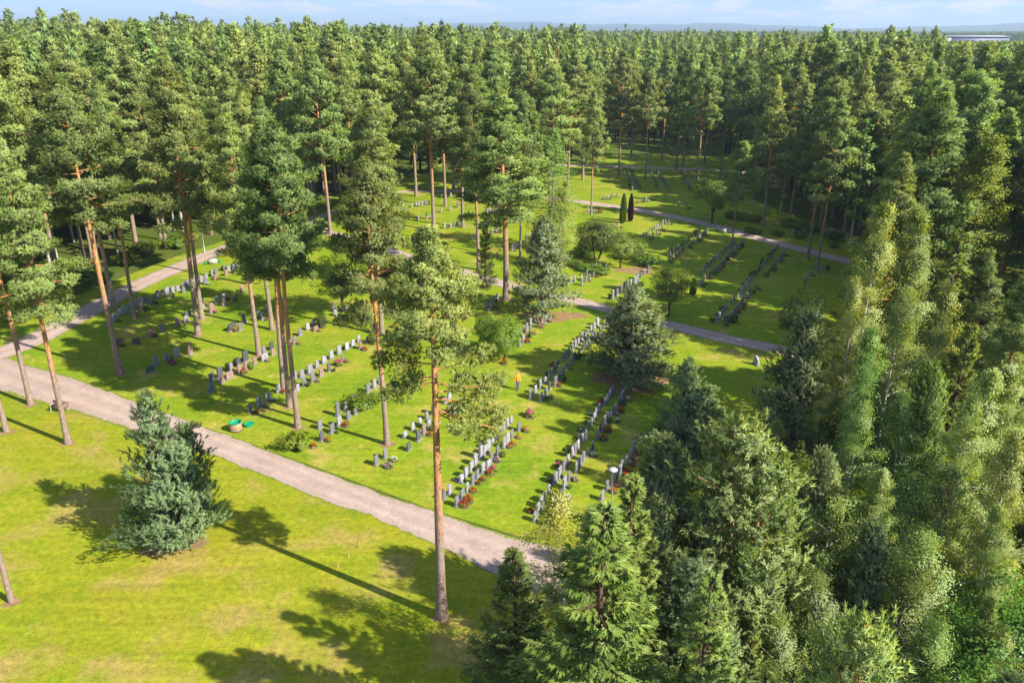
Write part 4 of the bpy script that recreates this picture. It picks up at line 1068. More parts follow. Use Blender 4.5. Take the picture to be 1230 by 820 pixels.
SHAPES = {  # profile half-width/height outlines (y, z)
    'square': ('square-topped', 0.62, 0.80, 0.15, lambda w, h: [(-w, 0), (w, 0), (w, h), (-w, h)]),
    'round': ('round-topped', 0.58, 0.82, 0.15, lambda w, h: [(-w, 0), (w, 0), (w, h * .78)] + [(w * math.cos(a), h * .78 + h * .22 * math.sin(a)) for a in np.linspace(0.3, PI - 0.3, 7)] + [(-w, h * .78)]),
    'slant': ('slant-topped', 0.64, 0.78, 0.15, lambda w, h: [(-w, 0), (w, 0), (w * .96, h), (-w * .94, h * .80)]),
    'shoulder': ('shouldered', 0.62, 0.86, 0.16, lambda w, h: [(-w, 0), (w, 0), (w, h * .84), (w * .62, h * .88), (w * .5, h), (-w * .5, h), (-w * .62, h * .88), (-w, h * .84)]),
    'tall': ('tall', 0.52, 1.15, 0.17, lambda w, h: [(-w, 0), (w, 0), (w * .9, h * .96), (0, h), (-w * .9, h * .96)]),
    'wide': ('wide low', 1.05, 0.66, 0.19, lambda w, h: [(-w, 0), (w, 0), (w, h * .9), (w * .5, h), (-w * .5, h), (-w, h * .9)]),
    'rough': ('rough-hewn', 0.72, 0.80, 0.24, lambda w, h: [(-w, 0), (w, 0), (w * .93, h * .45), (w * .55, h * .9), (w * .1, h), (-w * .5, h * .82), (-w * .9, h * .5)]),
    'low': ('small low', 0.5, 0.46, 0.2, lambda w, h: [(-w, 0), (w, 0), (w, h * .8), (w * .8, h), (-w * .8, h), (-w, h * .8)]),
}
SLAB = {}
def slab_mesh(shape, mat):
    if (shape, mat) in SLAB: return SLAB[shape, mat]
    nm, w, h, t, fn = SHAPES[shape]
    prof = fn(w / 2, h); bm = bmesh.new()
    vs = [bm.verts.new((t / 2, y, z)) for y, z in prof]; f = bm.faces.new(vs)
    r = bmesh.ops.extrude_face_region(bm, geom=[f])
    bmesh.ops.translate(bm, verts=[v for v in r['geom'] if isinstance(v, bmesh.types.BMVert)], vec=(-t, 0, 0))
    bmesh.ops.bevel(bm, geom=list(bm.edges), offset=0.014 if shape != 'rough' else 0.05, segments=1, affect='EDGES')
    if shape == 'rough':
        rs = np.random.default_rng(4)
        for v in bm.verts: v.co += Vector(rs.normal(0, 0.018, 3))
    bmesh.ops.recalc_face_normals(bm, faces=bm.faces)
    me = bpy.data.meshes.new('slab'); bm.to_mesh(me); bm.free(); me.materials.append(M['st_' + mat])
    SLAB[shape, mat] = me; return me
def plinth_mesh(shape):
    k = (shape, 'plinth')
    if k in SLAB: return SLAB[k]
    nm, w, h, t, fn = SHAPES[shape]; bm = bmesh.new(); bmesh.ops.create_cube(bm, size=1.0)
    for v in bm.verts: v.co = Vector((v.co.x * (t + 0.16), v.co.y * (w + 0.14), (v.co.z + 0.5) * 0.17 - 0.04))
    bmesh.ops.bevel(bm, geom=list(bm.edges), offset=0.012, segments=1, affect='EDGES')
    me = bpy.data.meshes.new('base'); bm.to_mesh(me); bm.free(); me.materials.append(M['plinth'])
    SLAB[k] = me; return me
def text_mesh(shape):
    """engraved name lines on the face"""
    k = (shape, 'lines')
    if k in SLAB: return SLAB[k]
    nm, w, h, t, fn = SHAPES[shape]; m = MB()
    for i, (z, ww) in enumerate([(0.62, 0.55), (0.52, 0.42), (0.40, 0.5)]): m.box((t / 2 + 0.001, 0, h * z), (0.006, w * ww, 0.028))
    SLAB[k] = m.mesh('engraving', M['gold']); return SLAB[k]

rg = np.random.default_rng(31)
# flowers and green planting: small shared meshes
def flower_meshes(seed, col):
    rs = np.random.default_rng(seed); n = 70
    a, z = rs.uniform(0, 6.28, n), rs.uniform(0.05, 0.30, n); r = np.sqrt(rs.uniform(0, 1, n)) * 0.30 * (1 - z * 0.9)
    c = np.stack([r * np.cos(a), r * np.sin(a), z], 1); nd = unit(c * np.array([1, 1, 0.4]) + np.array([0, 0, 0.25]))
    v, f, t = leafquads(c, nd, 0.085, rs, rs.uniform(0.2, 0.8, n)); lm = mesh_np('leaves', v, [f], M['leaf'], tint=t)
    n = 46; a = rs.uniform(0, 6.28, n); r = np.sqrt(rs.uniform(0, 1, n)) * 0.28
    c = np.stack([r * np.cos(a), r * np.sin(a), 0.22 + 0.14 * (1 - (r / 0.28) ** 2) + rs.uniform(-0.08, 0.06, n)], 1)
    v, f, t = leafquads(c, unit(c * np.array([1, 1, 0.2]) + np.array([0, 0, 0.25])), 0.058, rs, rs.uniform(0.3, 0.9, n)); bm_ = mesh_np('blossoms', v, [f], M[col], tint=t)
    return lm, bm_
for nm, d, l in [('fl_red', (0.32, 0.010, 0.014), (0.60, 0.030, 0.030)), ('fl_pink', (0.36, 0.03, 0.11), (0.58, 0.12, 0.22)), ('fl_orange', (0.45, 0.10, 0.01), (0.62, 0.24, 0.02)), ('fl_white', (0.60, 0.58, 0.52), (0.82, 0.80, 0.76)), ('fl_mauve', (0.35, 0.16, 0.26), (0.55, 0.30, 0.42))]:
    M[nm] = foliage(nm, d, l, trans=0.25, rand=0.08, hue=0.0, gloss=0.0)
FL = {c: flower_meshes(i + 300, 'fl_' + c) for i, c in enumerate(['red', 'pink', 'orange', 'white', 'mauve'])}
SOILM = MB(); SOILM.lathe([(0.0, 0.045), (0.22, 0.04), (0.34, 0.0)], 12); SOIL = SOILM.mesh('soil', M['soil'])
def flowers(loc, col, label, s=1.0, group='flowers planted at the graves'):
    e = empty('flower_planting', loc, rg.uniform(0, 6.28)); e.scale = (s, s, s * rg.uniform(0.85, 1.15))
    link('soil', SOIL, e); link('leaves', FL[col][0], e); link('blossoms', FL[col][1], e)
    return tag(e, label, 'flowers', group)
GREEN = [SPEC['bush_lo'][1]]
def green(loc, label, s, mat):
    e = empty('grave_shrub', loc, rg.uniform(0, 6.28)); e.scale = (s, s, s * rg.uniform(0.9, 1.5))
    c = link('foliage', SMALLG, e); c.material_slots[0].link = 'OBJECT'; c.material_slots[0].material = M[mat]
    link('stem', SMALLW, e)
    return tag(e, label, 'shrub', 'small shrubs at the graves')
_w, _v, _f, _t = bush(95, H=0.6, rmax=0.34, clumps=16, per=26, size=0.05, cr=0.16, stems=3)
SMALLG = mesh_np('foliage', _v, [_f], M['leaf'], tint=_t); SMALLW = _w.mesh('stem', M['dark_bark'])

def stone(pt, rz, shape, mat, label, s=1.0, group='gravestones in rows'):
    e = empty('gravestone', pt, rz)
    e.rotation_euler = (R(rg.normal(0, 1.2)), R(rg.normal(0, 1.6)), rz)
    e.scale = (s, s * rg.uniform(0.92, 1.08), s * rg.uniform(0.9, 1.1))
    link('base', plinth_mesh(shape), e)
    o = link('slab', slab_mesh(shape, mat), e, (0, 0, 0.125))
    if s > 0.5: link('engraving', text_mesh(shape), o)
    return tag(e, label, 'gravestone', group)

STONES = []
def row(desc, pts, face, mats='ppppgd', shapes=('square', 'round', 'slant', 'shoulder', 'square'), fl=0.35, gr=0.25, cols=('red', 'pink', 'red', 'mauve', 'white', 'orange'), s=0.95, dirn=None, special={}, order='from near end', dense=False):
    g = [G(*p) for p in pts]
    d = (g[-1] - g[0]).normalized() if dirn is None else Vector((dirn[0], dirn[1], 0)).normalized()
    nrm = Vector((d.y, -d.x, 0)) * face; rz = math.atan2(nrm.y, nrm.x)
    if dense:       # close the gaps between the stones one can single out
        g2, sp2 = [], {}
        for i, p in enumerate(g):
            if i in special: sp2[len(g2)] = special[i]
            g2.append(p)
            if i + 1 < len(g):
                gap = (g[i + 1] - p).length; k = int(gap / 1.05) - 1 if 1.6 < gap < 4.5 else 0
                g2 += [p.lerp(g[i + 1], (j + 1) / (k + 1)) for j in range(max(0, k))]
        g, special = g2, sp2
    mm = {'p': 'pale', 'g': 'grey', 'd': 'dark', 'r': 'red'}
    for i, p in enumerate(g):
        sh = shapes[rg.integers(0, len(shapes))]; mt = mm[mats[rg.integers(0, len(mats))]]; k = s * 0.88 * rg.uniform(0.86, 1.12)
        if i in special:
            sp = special[i]; sh = sp.get('shape', sh); mt = sp.get('mat', mt); k = sp.get('s', k)
        lab = '%s %s headstone, %s %s, %s' % (STONE[mt], SHAPES[sh][0], ordinal(i + 1), order, desc)
        STONES.append((p.length, p, rz + rg.normal(0, 0.04), sh, mt, lab, k))
        want = special.get(i, {}).get('fl')
        if want or (want is None and rg.random() < fl):
            c = want or cols[rg.integers(0, len(cols))]
            flowers(p + nrm * rg.uniform(0.38, 0.55) + d * rg.uniform(-0.15, 0.15), c, '%s flowers before %s stone %s, %s' % (c, ordinal(i + 1), order, desc), rg.uniform(0.75, 1.2))
        elif rg.random() < gr:
            green(p + nrm * rg.uniform(0.35, 0.5) + d * rg.uniform(-0.2, 0.2), 'green shrub before %s stone %s, %s' % (ordinal(i + 1), order, desc), rg.uniform(0.6, 1.15), ('leaf', 'darkleaf', 'lime', 'darkleaf')[rg.integers(0, 4)])

D1 = (0.37, 0.93); D2 = (0.475, 0.88)
row('left line right of the lone trunk', dense=True, pts=[(533.5, 599), (540.5, 593), (554.5, 578.5), (560, 572), (566, 565), (571, 557.5), (578, 550), (583, 544.5), (587, 538.5), (591.5, 533), (596.5, 528), (601.5, 522), (605, 518), (610, 512), (614, 507)], face=-1, mats='pppppg', fl=0.2, gr=0.05, special={6: {'shape': 'tall', 'mat': 'pale', 's': 1.1}, 2: {'shape': 'low', 'fl': 'mauve'}})
row('right line right of the lone trunk', dense=True, pts=[(549, 607), (555.7, 599), (561.5, 590), (568, 580.5), (573.6, 573.6), (580.5, 567), (586.7, 563), (590.6, 554), (598, 548), (606, 536.6), (610, 532.7), (615, 525), (623.4, 517)], face=1, mats='pggpg', fl=0.3, gr=0.4, special={0: {'fl': 'red'}, 1: {'fl': 'red'}, 3: {'fl': 'red'}, 4: {'fl': 'red'}, 6: {'fl': 'pink'}, 9: {'fl': 'red'}, 12: {'fl': 'orange'}})
row('left line ending at the needle patch', dense=True, pts=[(642, 625), (646, 616.6), (650, 609), (654.6, 602), (659, 593), (667, 580), (672, 574), (676.6, 565), (679.5, 560), (682.4, 556.6), (688, 548), (691, 543.5), (694, 539), (700, 529), (704, 527), (706, 517.5), (710.7, 510), (713.7, 504), (715.6, 500), (720, 495), (726, 487), (729, 483), (732, 478.5), (735, 474.6), (737.5, 470.7)], face=-1, mats='pppppg', fl=0.3, gr=0.2, special={20: {'fl': 'red'}, 15: {'fl': 'mauve'}})
row('right line ending at the needle patch', dense=True, pts=[(656.6, 630), (673, 597), (678, 586), (683.4, 576), (693, 566), (697, 559), (701, 552.7), (706, 547), (712, 541), (717.6, 526), (721.5, 517.6), (726, 511.7), (730, 507), (734, 504), (735, 498), (739, 494), (747, 480), (750, 476.6)], face=1, mats='pggdg', fl=0.5, gr=0.45, special={9: {'mat': 'pale', 'fl': 'red'}, 10: {'fl': 'red'}})
row('shaded line right of the lamp post', dense=True, pts=[(723, 600), (729, 588), (735, 582), (741, 576), (744, 570), (747, 564), (752.7, 556.6), (757, 549), (761, 542)], face=1, mats='pgpg', fl=0.5, gr=0.3)
row('left line beside the visitor', dense=True, pts=[(637.5, 478.5), (643, 472.7), (649, 466), (654.7, 460), (660, 453), (666, 447), (670, 440.5), (677, 431.7), (680, 429), (683, 426), (687, 422), (691, 417), (694.6, 414), (699, 409), (703.4, 405), (706, 402.4), (710, 398.5), (713.8, 394.6), (717.7, 390.7)], face=-1, mats='pppppg', fl=0.1, gr=0.1)
row('right line beside the visitor', dense=True, pts=[(649.7, 481.5), (655.7, 476.6), (660, 468), (667, 463), (671.7, 457), (675.6, 450), (681, 443), (686, 437.5), (690, 431.7), (695.6, 427), (700.5, 420), (704, 416), (707, 412), (711, 409), (715, 406), (721, 400.5), (725, 394.6), (730, 390)], face=1, mats='pggdg', fl=0.35, gr=0.5, special={9: {'fl': 'red'}})
row('left line below the conical pine', [(624.4, 415.6), (626, 401.7), (629, 398), (633, 395), (637.5, 390), (641.6, 386)], -1, mats='pppg', fl=0.1, gr=0.1, dirn=D1)
row('right line below the conical pine', [(629, 410.5), (633, 405), (637, 400), (647, 393), (651, 389), (656, 386), (658, 384)], 1, mats='pgpr', fl=0.4, gr=0.5, dirn=D1, special={3: {'fl': 'red', 'mat': 'dark'}, 2: {'fl': 'orange'}})
row('shaded cluster at the broad pine', [(586, 372), (591.5, 371), (586, 366.6), (591.5, 363), (597, 360)], 1, mats='pgpg', fl=0.2, dirn=D1, special={1: {'fl': 'red'}})
row('left line behind the lone trunk', [(452.4, 558), (463, 550), (486.6, 525), (496, 516), (504.7, 510), (513, 502.4), (520.7, 496.6), (535, 484), (540, 479)], -1, mats='pppppg', fl=0.1, gr=0.1, dirn=D1, special={2: {'shape': 'low', 'mat': 'pale'}})
row('right line behind the lone trunk', [(491.5, 540.5), (503, 529), (509.6, 521), (516, 515), (525.6, 509), (542, 495.6), (551, 488)], 1, mats='gpdgr', fl=0.35, gr=0.5, dirn=D1, special={5: {'fl': 'mauve'}, 6: {'fl': 'pink'}, 1: {'mat': 'dark'}})
row('left line by the yellow-green shrub', [(384.6, 514.6), (406, 499), (416, 492), (424.7, 484.6), (442.7, 470.7), (450, 465.6), (457, 460)], -1, mats='pppg', fl=0.15, gr=0.1, dirn=D1, special={1: {'shape': 'tall', 'mat': 'grey'}})
row('right line by the yellow-green shrub', [(387, 529), (399, 519.5), (408, 511), (419, 502.8), (427.5, 497.4), (438, 489), (447, 482.4)], 1, mats='grpgr', fl=0.35, gr=0.3, dirn=D1, special={0: {'mat': 'dark'}, 2: {'fl': 'red'}, 5: {'fl': 'mauve'}, 6: {'fl': 'mauve', 'mat': 'red'}})
row('left line behind three crowded trunks', [(354, 455), (363, 453), (373, 448), (381, 441.5), (389.7, 436), (398.5, 430.5), (407.6, 425), (417, 420), (424, 416), (431, 410.7)], -1, mats='ppppp', shapes=('square', 'round', 'slant', 'square'), fl=0.0, gr=0.1, dirn=D1, s=1.02, special={2: {'s': 1.15}})
row('right line behind three crowded trunks', [(358, 469.5), (366, 463), (376, 458), (386, 451.7), (395.6, 446), (412, 434), (433, 419), (441.5, 412)], 1, mats='gpgrg', fl=0.15, gr=0.2, dirn=D1, special={4: {'mat': 'dark', 'shape': 'square'}, 5: {'mat': 'grey', 'fl': 'pink'}, 2: {'fl': 'mauve'}, 7: {'mat': 'dark'}})
row('short line above the green bins', [(301, 495), (312, 488), (322.4, 480.5), (334.6, 471)], 1, mats='gpgr', shapes=('square', 'square', 'slant'), fl=0.7, cols=('red', 'white', 'mauve'), dirn=D1)
row('left line beside the crowded trunks', [(254.6, 458), (265, 453.7), (277.3, 445), (287, 440), (295.6, 434.6), (317.6, 424.4), (327, 420)], -1, mats='ggpdd', shapes=('square', 'square', 'round'), fl=0.05, gr=0.2, dirn=D1, s=1.1, special={3: {'mat': 'dark'}, 4: {'mat': 'dark', 'shape': 'square', 's': 1.2}, 2: {'mat': 'pale'}})
row('right line beside the crowded trunks', [(254, 470), (267, 459.5), (276, 454.4), (288, 447), (296.3, 444), (306.6, 438), (318, 432.4), (328, 426)], 1, mats='ggrr', shapes=('square', 'rough', 'square', 'wide'), fl=0.2, gr=0.4, dirn=D1, s=0.95, special={3: {'mat': 'red', 'fl': 'red'}, 4: {'mat': 'red'}, 5: {'mat': 'red'}, 6: {'mat': 'pale', 'shape': 'wide'}})
row('short line left of the clipped shrub', [(354, 413.4), (361, 403), (370, 396), (377, 390.7), (379.5, 397), (387, 393)], 1, mats='ppgr', fl=0.3, gr=0.3, dirn=D1, special={0: {'mat': 'grey', 'fl': 'red'}, 4: {'mat': 'red', 'shape': 'wide', 's': 0.7}, 5: {'mat': 'red'}})
row('short line under the lime broadleaf tree', [(403, 379), (401.5, 374), (406.6, 373), (415, 374), (424, 371.7), (429, 368)], 1, mats='ppgg', fl=0.2, gr=0.3, dirn=D1)
row('loose stones by the glowing trunk', [(181, 447), (143, 415), (164, 412), (182, 403), (195, 398.5)], 1, mats='gdgr', shapes=('square', 'round', 'wide'), fl=0.35, gr=0.2, dirn=D1, s=1.05, special={2: {'shape': 'wide', 'mat': 'dark', 'fl': 'pink'}, 3: {'fl': 'orange'}, 1: {'mat': 'dark'}})
row('loose stones before the leaning pair', [(188, 439), (205, 436.6), (201, 433), (213.7, 428), (229, 426)], 1, mats='pdpp', shapes=('square', 'round', 'low'), fl=0.2, dirn=D1, s=1.05, special={1: {'mat': 'dark', 'fl': 'pink'}, 4: {'shape': 'tall', 'mat': 'red', 's': 1.1}})
row('group round the leaning pair', [(289, 397), (279, 397), (214.6, 391), (293.7, 388), (224, 387), (226, 379.5), (255, 375), (244, 371), (269.5, 367), (261, 364), (282, 360.5), (270, 360), (291, 350)], 1, mats='pgpr', shapes=('square', 'round', 'square', 'rough'), fl=0.12, gr=0.2, dirn=D1, s=1.05, special={1: {'shape': 'wide', 'mat': 'dark'}, 3: {'shape': 'round', 'mat': 'dark', 's': 1.15}, 5: {'shape': 'wide', 'mat': 'dark'}, 6: {'shape': 'rough', 'mat': 'red', 's': 1.2}, 7: {'shape': 'tall', 'mat': 'pale', 's': 1.1}})
row('pair behind the thick grey trunk', [(316, 384), (311, 381), (322, 374)], 1, mats='pg', fl=0.0, dirn=D1, special={0: {'fl': 'red'}})
row('long line along the left path', [(130, 392), (144, 379.5), (150, 376), (156.6, 372), (164, 370), (170, 366), (177, 364), (190, 357.6), (196, 356), (201, 353), (208, 351), (214, 349.5), (220.5, 346.6), (225, 345), (233, 340), (242.4, 338.5), (248, 335), (254, 331), (260, 329), (270, 325.4), (275, 325.4), (280.5, 324), (285.6, 321)], -1, mats='pppg', fl=0.1, gr=0.1, s=1.05, dirn=D1)
row('front line along the left path', [(138, 386), (160, 378), (172, 373), (183.7, 365.6), (206, 357), (221, 351.7), (247, 341.5), (259, 336), (272, 331), (281, 328)], 1, mats='gprg', fl=0.3, gr=0.3, s=1.0, dirn=D1, special={7: {'mat': 'red', 'shape': 'rough', 'fl': 'red'}, 6: {'fl': 'white'}})
FARROWS = [
    ('near line of the far left field', [(534, 274), (541.5, 273.4), (545, 272.5), (549, 272), (552.5, 270.5), (568, 261), (581, 259.5), (585.4, 256.6), (589, 255.5), (592, 254.4), (598, 251.5)]),
    ('second line of the far left field', [(502, 265), (513, 263), (530, 255), (541.5, 253), (550, 249), (556, 247)]),
    ('third line of the far left field', [(484, 249), (495, 248.6), (500, 247.5), (503.4, 247), (507, 246.6), (511, 246), (515, 245.6), (531, 238), (536, 237), (541.5, 236)]),
    ('last line before the upper path, far left', [(581, 237.6), (588, 237), (594, 237.5)]),
    ('line at the green spire shrub', [(568, 287), (590, 281.5), (595, 279), (598.6, 280), (614, 268), (620.5, 267), (625, 265)]),
    ('line behind the big broad pine', [(597, 309), (615.4, 301), (619, 299), (622, 297.6), (632, 290), (637, 287), (640, 285)]),
    ('line at the left of the middle path', [(496, 289), (500, 291), (475, 297)]),
]
for d_, p_ in FARROWS: row(d_, p_, 1, mats='pppg', fl=0.12, gr=0.2, dirn=D1, s=1.08)
row('left line above the conical pine', [(685.3, 340.4), (690.5, 338), (698.5, 336), (705, 331), (711.7, 326), (716, 323.6), (720.5, 322)], -1, mats='pppg', fl=0.1, gr=0.1, dirn=D1)
row('right line above the conical pine', [(699, 342.6), (703.6, 338), (708, 335), (713, 332.4), (727.8, 325), (732, 321.4)], 1, mats='gprg', fl=0.3, gr=0.4, dirn=D1, special={3: {'fl': 'red'}})
row('stones round the columnar shrubs', [(742.4, 274), (735, 273), (714, 256), (706.5, 255), (710, 254)], 1, mats='ppg', fl=0.3, dirn=D1, special={2: {'fl': 'red'}})
row('left line behind the wide bushy pine', dense=True, pts=[(736, 359.5), (746, 351.5), (753.4, 345.6), (762, 340.5), (765.4, 335), (769.8, 333), (774, 330), (778.6, 327)], face=-1, mats='pppg', shapes=('square', 'tall', 'round', 'slant'), fl=0.0, gr=0.2, dirn=D1, s=1.05)
row('right line behind the wide bushy pine', [(750.7, 358), (767, 343.4), (764.5, 311), (767, 308), (769, 304)], 1, mats='gpg', fl=0.3, gr=0.4, dirn=D1)
row('left line nearest the columnar shrubs', dense=True, pts=[(769, 287.8), (772.5, 285.6), (776.4, 283.4), (780, 280.5), (784.4, 277.6), (792.5, 271.7), (799, 268.8)], face=-1, mats='ppgp', fl=0.1, gr=0.2, dirn=D2)
row('right line nearest the columnar shrubs', [(780, 287.8), (784, 285), (788.8, 282), (794.7, 277.6), (803, 270)], 1, mats='gpg', fl=0.3, gr=0.5, dirn=D2, special={2: {'fl': 'red'}, 3: {'fl': 'red'}})
row('left line of the middle double row', dense=True, pts=[(805, 308), (811.5, 302.4), (814.4, 299.5), (818, 296.6), (821, 294.4), (824.7, 291.5), (827.6, 289), (832.7, 285.6), (835.5, 283), (838, 280.5), (840.8, 279)], face=-1, mats='pppgd', fl=0.15, gr=0.35, dirn=D2)
row('right line of the middle double row', dense=True, pts=[(804, 315.6), (808.6, 312), (816, 307), (821, 301), (827, 297.5), (833.5, 293), (840, 288), (844.5, 283.4), (849, 280)], face=1, mats='gpgr', fl=0.3, gr=0.4, dirn=D2)
row('left line at the dark short pine', dense=True, pts=[(841.5, 330), (846, 325.5), (851, 321.5), (854, 318), (857.6, 315), (861, 312.6), (864, 309.5), (868, 305.4), (872, 301.5), (877, 297), (882, 293)], face=-1, mats='pppgd', fl=0.15, gr=0.35, dirn=D2)
row('right line at the dark short pine', dense=True, pts=[(840, 343.5), (846, 337.6), (852, 332), (859, 326), (865, 321.5), (871, 314), (879, 306), (885, 300), (891.7, 295)], face=1, mats='gprg', fl=0.45, gr=0.4, dirn=D2, special={0: {'fl': 'red'}, 3: {'fl': 'pink'}})
row('left line of the rightmost double row', dense=True, pts=[(860.5, 387.8), (870, 375), (874, 371), (878, 366), (882, 361.5), (889.8, 353.7), (893, 349), (898.5, 342), (902, 338), (906, 333), (909, 329.5), (912, 326), (918, 318.5), (922, 313.7), (925, 310.7), (930, 303), (933.7, 299)], face=-1, mats='pppgd', fl=0.15, gr=0.35, dirn=D2)
row('right line of the rightmost double row', dense=True, pts=[(868, 390), (878, 381), (883, 375), (887, 371), (890.7, 366), (896.6, 357.6), (901, 352), (907, 347), (918, 332), (924, 328), (929.8, 320.5), (935, 314), (941.5, 306.8)], face=1, mats='gprg', fl=0.3, gr=0.45, dirn=D2, special={4: {'fl': 'red'}, 3: {'fl': 'red'}})
row('short line at two leaning pines', [(966, 342), (969, 337), (972.7, 331), (978.5, 322.4), (984, 329), (991, 324)], 1, mats='pg', fl=0.2, gr=0.2, dirn=D2)
row('line of wide stones across the upper path', [(925, 280.5), (938, 281), (952, 281.5), (965, 280.5), (986, 282), (998, 281.5)], 1, mats='prp', shapes=('wide', 'rough', 'wide', 'square'), fl=0.0, gr=0.5, dirn=(0.2, 0.98), s=1.25, order='from left')
row('far stones just beyond the upper path', [(726, 240), (730, 239.5), (735, 237.5), (741, 236.6), (766.5, 244.6), (771, 243.4), (776, 242.4), (782, 240), (815, 247), (825, 251), (849, 262)], 1, mats='pgrp', shapes=('square', 'wide', 'round'), fl=0.15, gr=0.3, dirn=(0.3, 0.95), order='from left', s=1.1)
for k, (a, b, n, d_) in enumerate([((759.7, 229), (751, 205.5), 12, 'left shaded far line'), ((766, 227), (757, 205.5), 11, 'second shaded far line'), ((792, 230), (780, 205.5), 12, 'third shaded far line'), ((803.6, 230), (788, 206), 12, 'fourth shaded far line'), ((831, 230), (817, 207), 12, 'right shaded far line')]):
    row(d_ + ' by half bare pine', [(a[0] + (b[0] - a[0]) * i / (n - 1), a[1] + (b[1] - a[1]) * i / (n - 1)) for i in range(n)], 1 if k % 2 else -1, mats='pggd', fl=0.05, gr=0.25, s=1.1)
STONES.sort(key=lambda t: t[0])
for q in STONES[:294]: stone(*q[1:])
# the small far ones as one object
fv, fq, fm, n0 = [], [], [], 0
KINDS = ['pale', 'grey', 'dark', 'red']
for _, p, rz, sh, mt, lab, k in STONES[294:]:
    nm, w, h, t, fn = SHAPES[sh]; prof = fn(w / 2, h); n = len(prof); c, s_ = math.cos(rz), math.sin(rz)
    for x in (t / 2, -t / 2):
        fv += [(p.x + k * (x * c - y * s_), p.y + k * (x * s_ + y * c), k * (z + 0.1) if z else -0.03) for y, z in prof]
    fq.append(tuple(n0 + i for i in range(n))); fq.append(tuple(n0 + n + i for i in reversed(range(n))))
    for i in range(n): j = (i + 1) % n; fq.append((n0 + i, n0 + n + i, n0 + n + j, n0 + j))
    fm += [KINDS.index(mt)] * (n + 2); n0 += 2 * n
me = bpy.data.meshes.new('distant_gravestones'); me.from_pydata(fv, [], fq)
for k_ in KINDS: me.materials.append(M['st_' + k_])
me.polygons.foreach_set('material_index', np.array(fm, dtype=np.int32)); me.update()
tag(link('distant_gravestones', me), 'small far gravestones in rows beyond the middle and upper paths', 'gravestones', kind='stuff')
flowers(G(376, 536.6), 'red', 'red flowers beside the low juniper at the verge', 1.0)
flowers(G(466, 561), 'mauve', 'mauve flowers on open lawn before the first stones behind the lone trunk', 1.2)
flowers(G(473, 553), 'white', 'white flowers near the tall pine base behind the lone trunk', 1.0)
flowers(G(406, 438.5), 'pink', 'large pink flower patch beside the dark square stone', 1.5)
flowers(G(636, 500), 'pink', 'pink flowering bush alone beyond the flowered double line', 1.7)
flowers(G(606, 437), 'red', 'red flowers at the foot of the bright lime green shrub', 1.3)
flowers(G(721, 255.5), 'red', 'red flowers left of the columnar shrubs', 1.6)
flowers(G(474, 393), 'red', 'red flowers beyond the tall pine left of the lone trunk', 1.4)
stone(G(635, 499), -0.38, 'low', 'dark', 'dark small low headstone behind the lone pink flowering bush')
stone(G(604, 460), -0.38, 'low', 'dark', 'dark small low headstone beside the visitor in orange')
stone(G(449, 400), -0.38, 'square', 'dark', 'dark square headstone beside the small green shrub', 1.1)
stone(G(908, 438), 0.4, 'rough', 'pale', 'pale boulder stone at the right end of the middle path')

# ------------------------------------------------------------------ lamp posts, bench, bins, watering places, stakes
M['steel'] = plain('galvanised_steel', (0.42, 0.44, 0.46), 0.45, 0.1, 10, metal=0.4)
M['shade'] = plain('lamp_shade', (0.42, 0.43, 0.45), 0.4, 0.05)
M['globe'] = plain('lamp_globe', (0.75, 0.75, 0.72), 0.2, 0.02)
M['plank'] = plain('brown_plank', (0.17, 0.095, 0.06), 0.7, 0.25, 9, 0.2)
M['whitemetal'] = plain('white_metal', (0.48, 0.47, 0.44), 0.5, 0.05)
M['barrel'] = plain('barrel_wood', (0.42, 0.25, 0.125), 0.8, 0.2, 12, 0.2)
M['greenp'] = plain('green_plastic', (0.012, 0.26, 0.12), 0.4, 0.08)
M['tin'] = plain('grey_board', (0.40, 0.39, 0.36), 0.7, 0.15, 8)
def lamp_post(loc, h, label):
    e = empty('lamp_post', loc)
    m = MB(); m.tube([(0, 0, -0.05), (0, 0, 0.5), (0, 0, 0.52), (0, 0, h - 0.18)], [0.075, 0.07, 0.048, 0.038], 12); m.build('pole', M['steel'], e, True)
    m = MB(); m.lathe([(0.10, h - 0.2), (0.13, h - 0.12), (0.12, h - 0.03), (0.02, h)], 14); m.build('globe', M['globe'], e, True)
    m = MB(); m.lathe([(0.30, h - 0.03), (0.31, h), (0.22, h + 0.07), (0.08, h + 0.11), (0.0, h + 0.115)], 20); m.build('shade', M['shade'], e, True)
    return tag(e, label, 'street lamp', 'lamp posts')
u_, f_, d_ = ray(736.5, 562); t_ = (4.1 - CAM_H) / d_
lamp_post((u_ * t_, f_ * t_, 0), 4.0, 'grey lamp post with pale disc shade above the near spruces')
lamp_post(G(246, 303), 4.0, 'thin lamp post at the left path beyond the leaning pine pair')

e = empty('bench', G(72, 494), R(-14))
for sx in (-0.62, 0.62):
    m = MB(); m.tube([(sx, -0.28, 0.0), (sx, -0.24, 0.42), (sx, 0.22, 0.42), (sx, 0.30, 0.86)], [0.024] * 4, 6); m.tube([(sx, 0.24, 0.42), (sx, 0.32, 0.0)], [0.024] * 2, 6); m.tube([(sx, -0.26, 0.42), (sx, -0.26, 0.62), (sx, 0.24, 0.64)], [0.02] * 3, 6); m.build('end_frame', M['whitemetal'], e)
for k in range(4):
    m = MB(); m.box((0, -0.20 + k * 0.125, 0.455), (1.55, 0.105, 0.035)); m.build('seat_slat', M['plank'], e)
for k in range(3):
    m = MB(); m.box((0, 0.235 + k * 0.022, 0.56 + k * 0.125), (1.55, 0.03, 0.105)); m.build('back_slat', M['plank'], e)
tag(e, 'small brown slatted bench with white frame behind a pine trunk', 'bench')

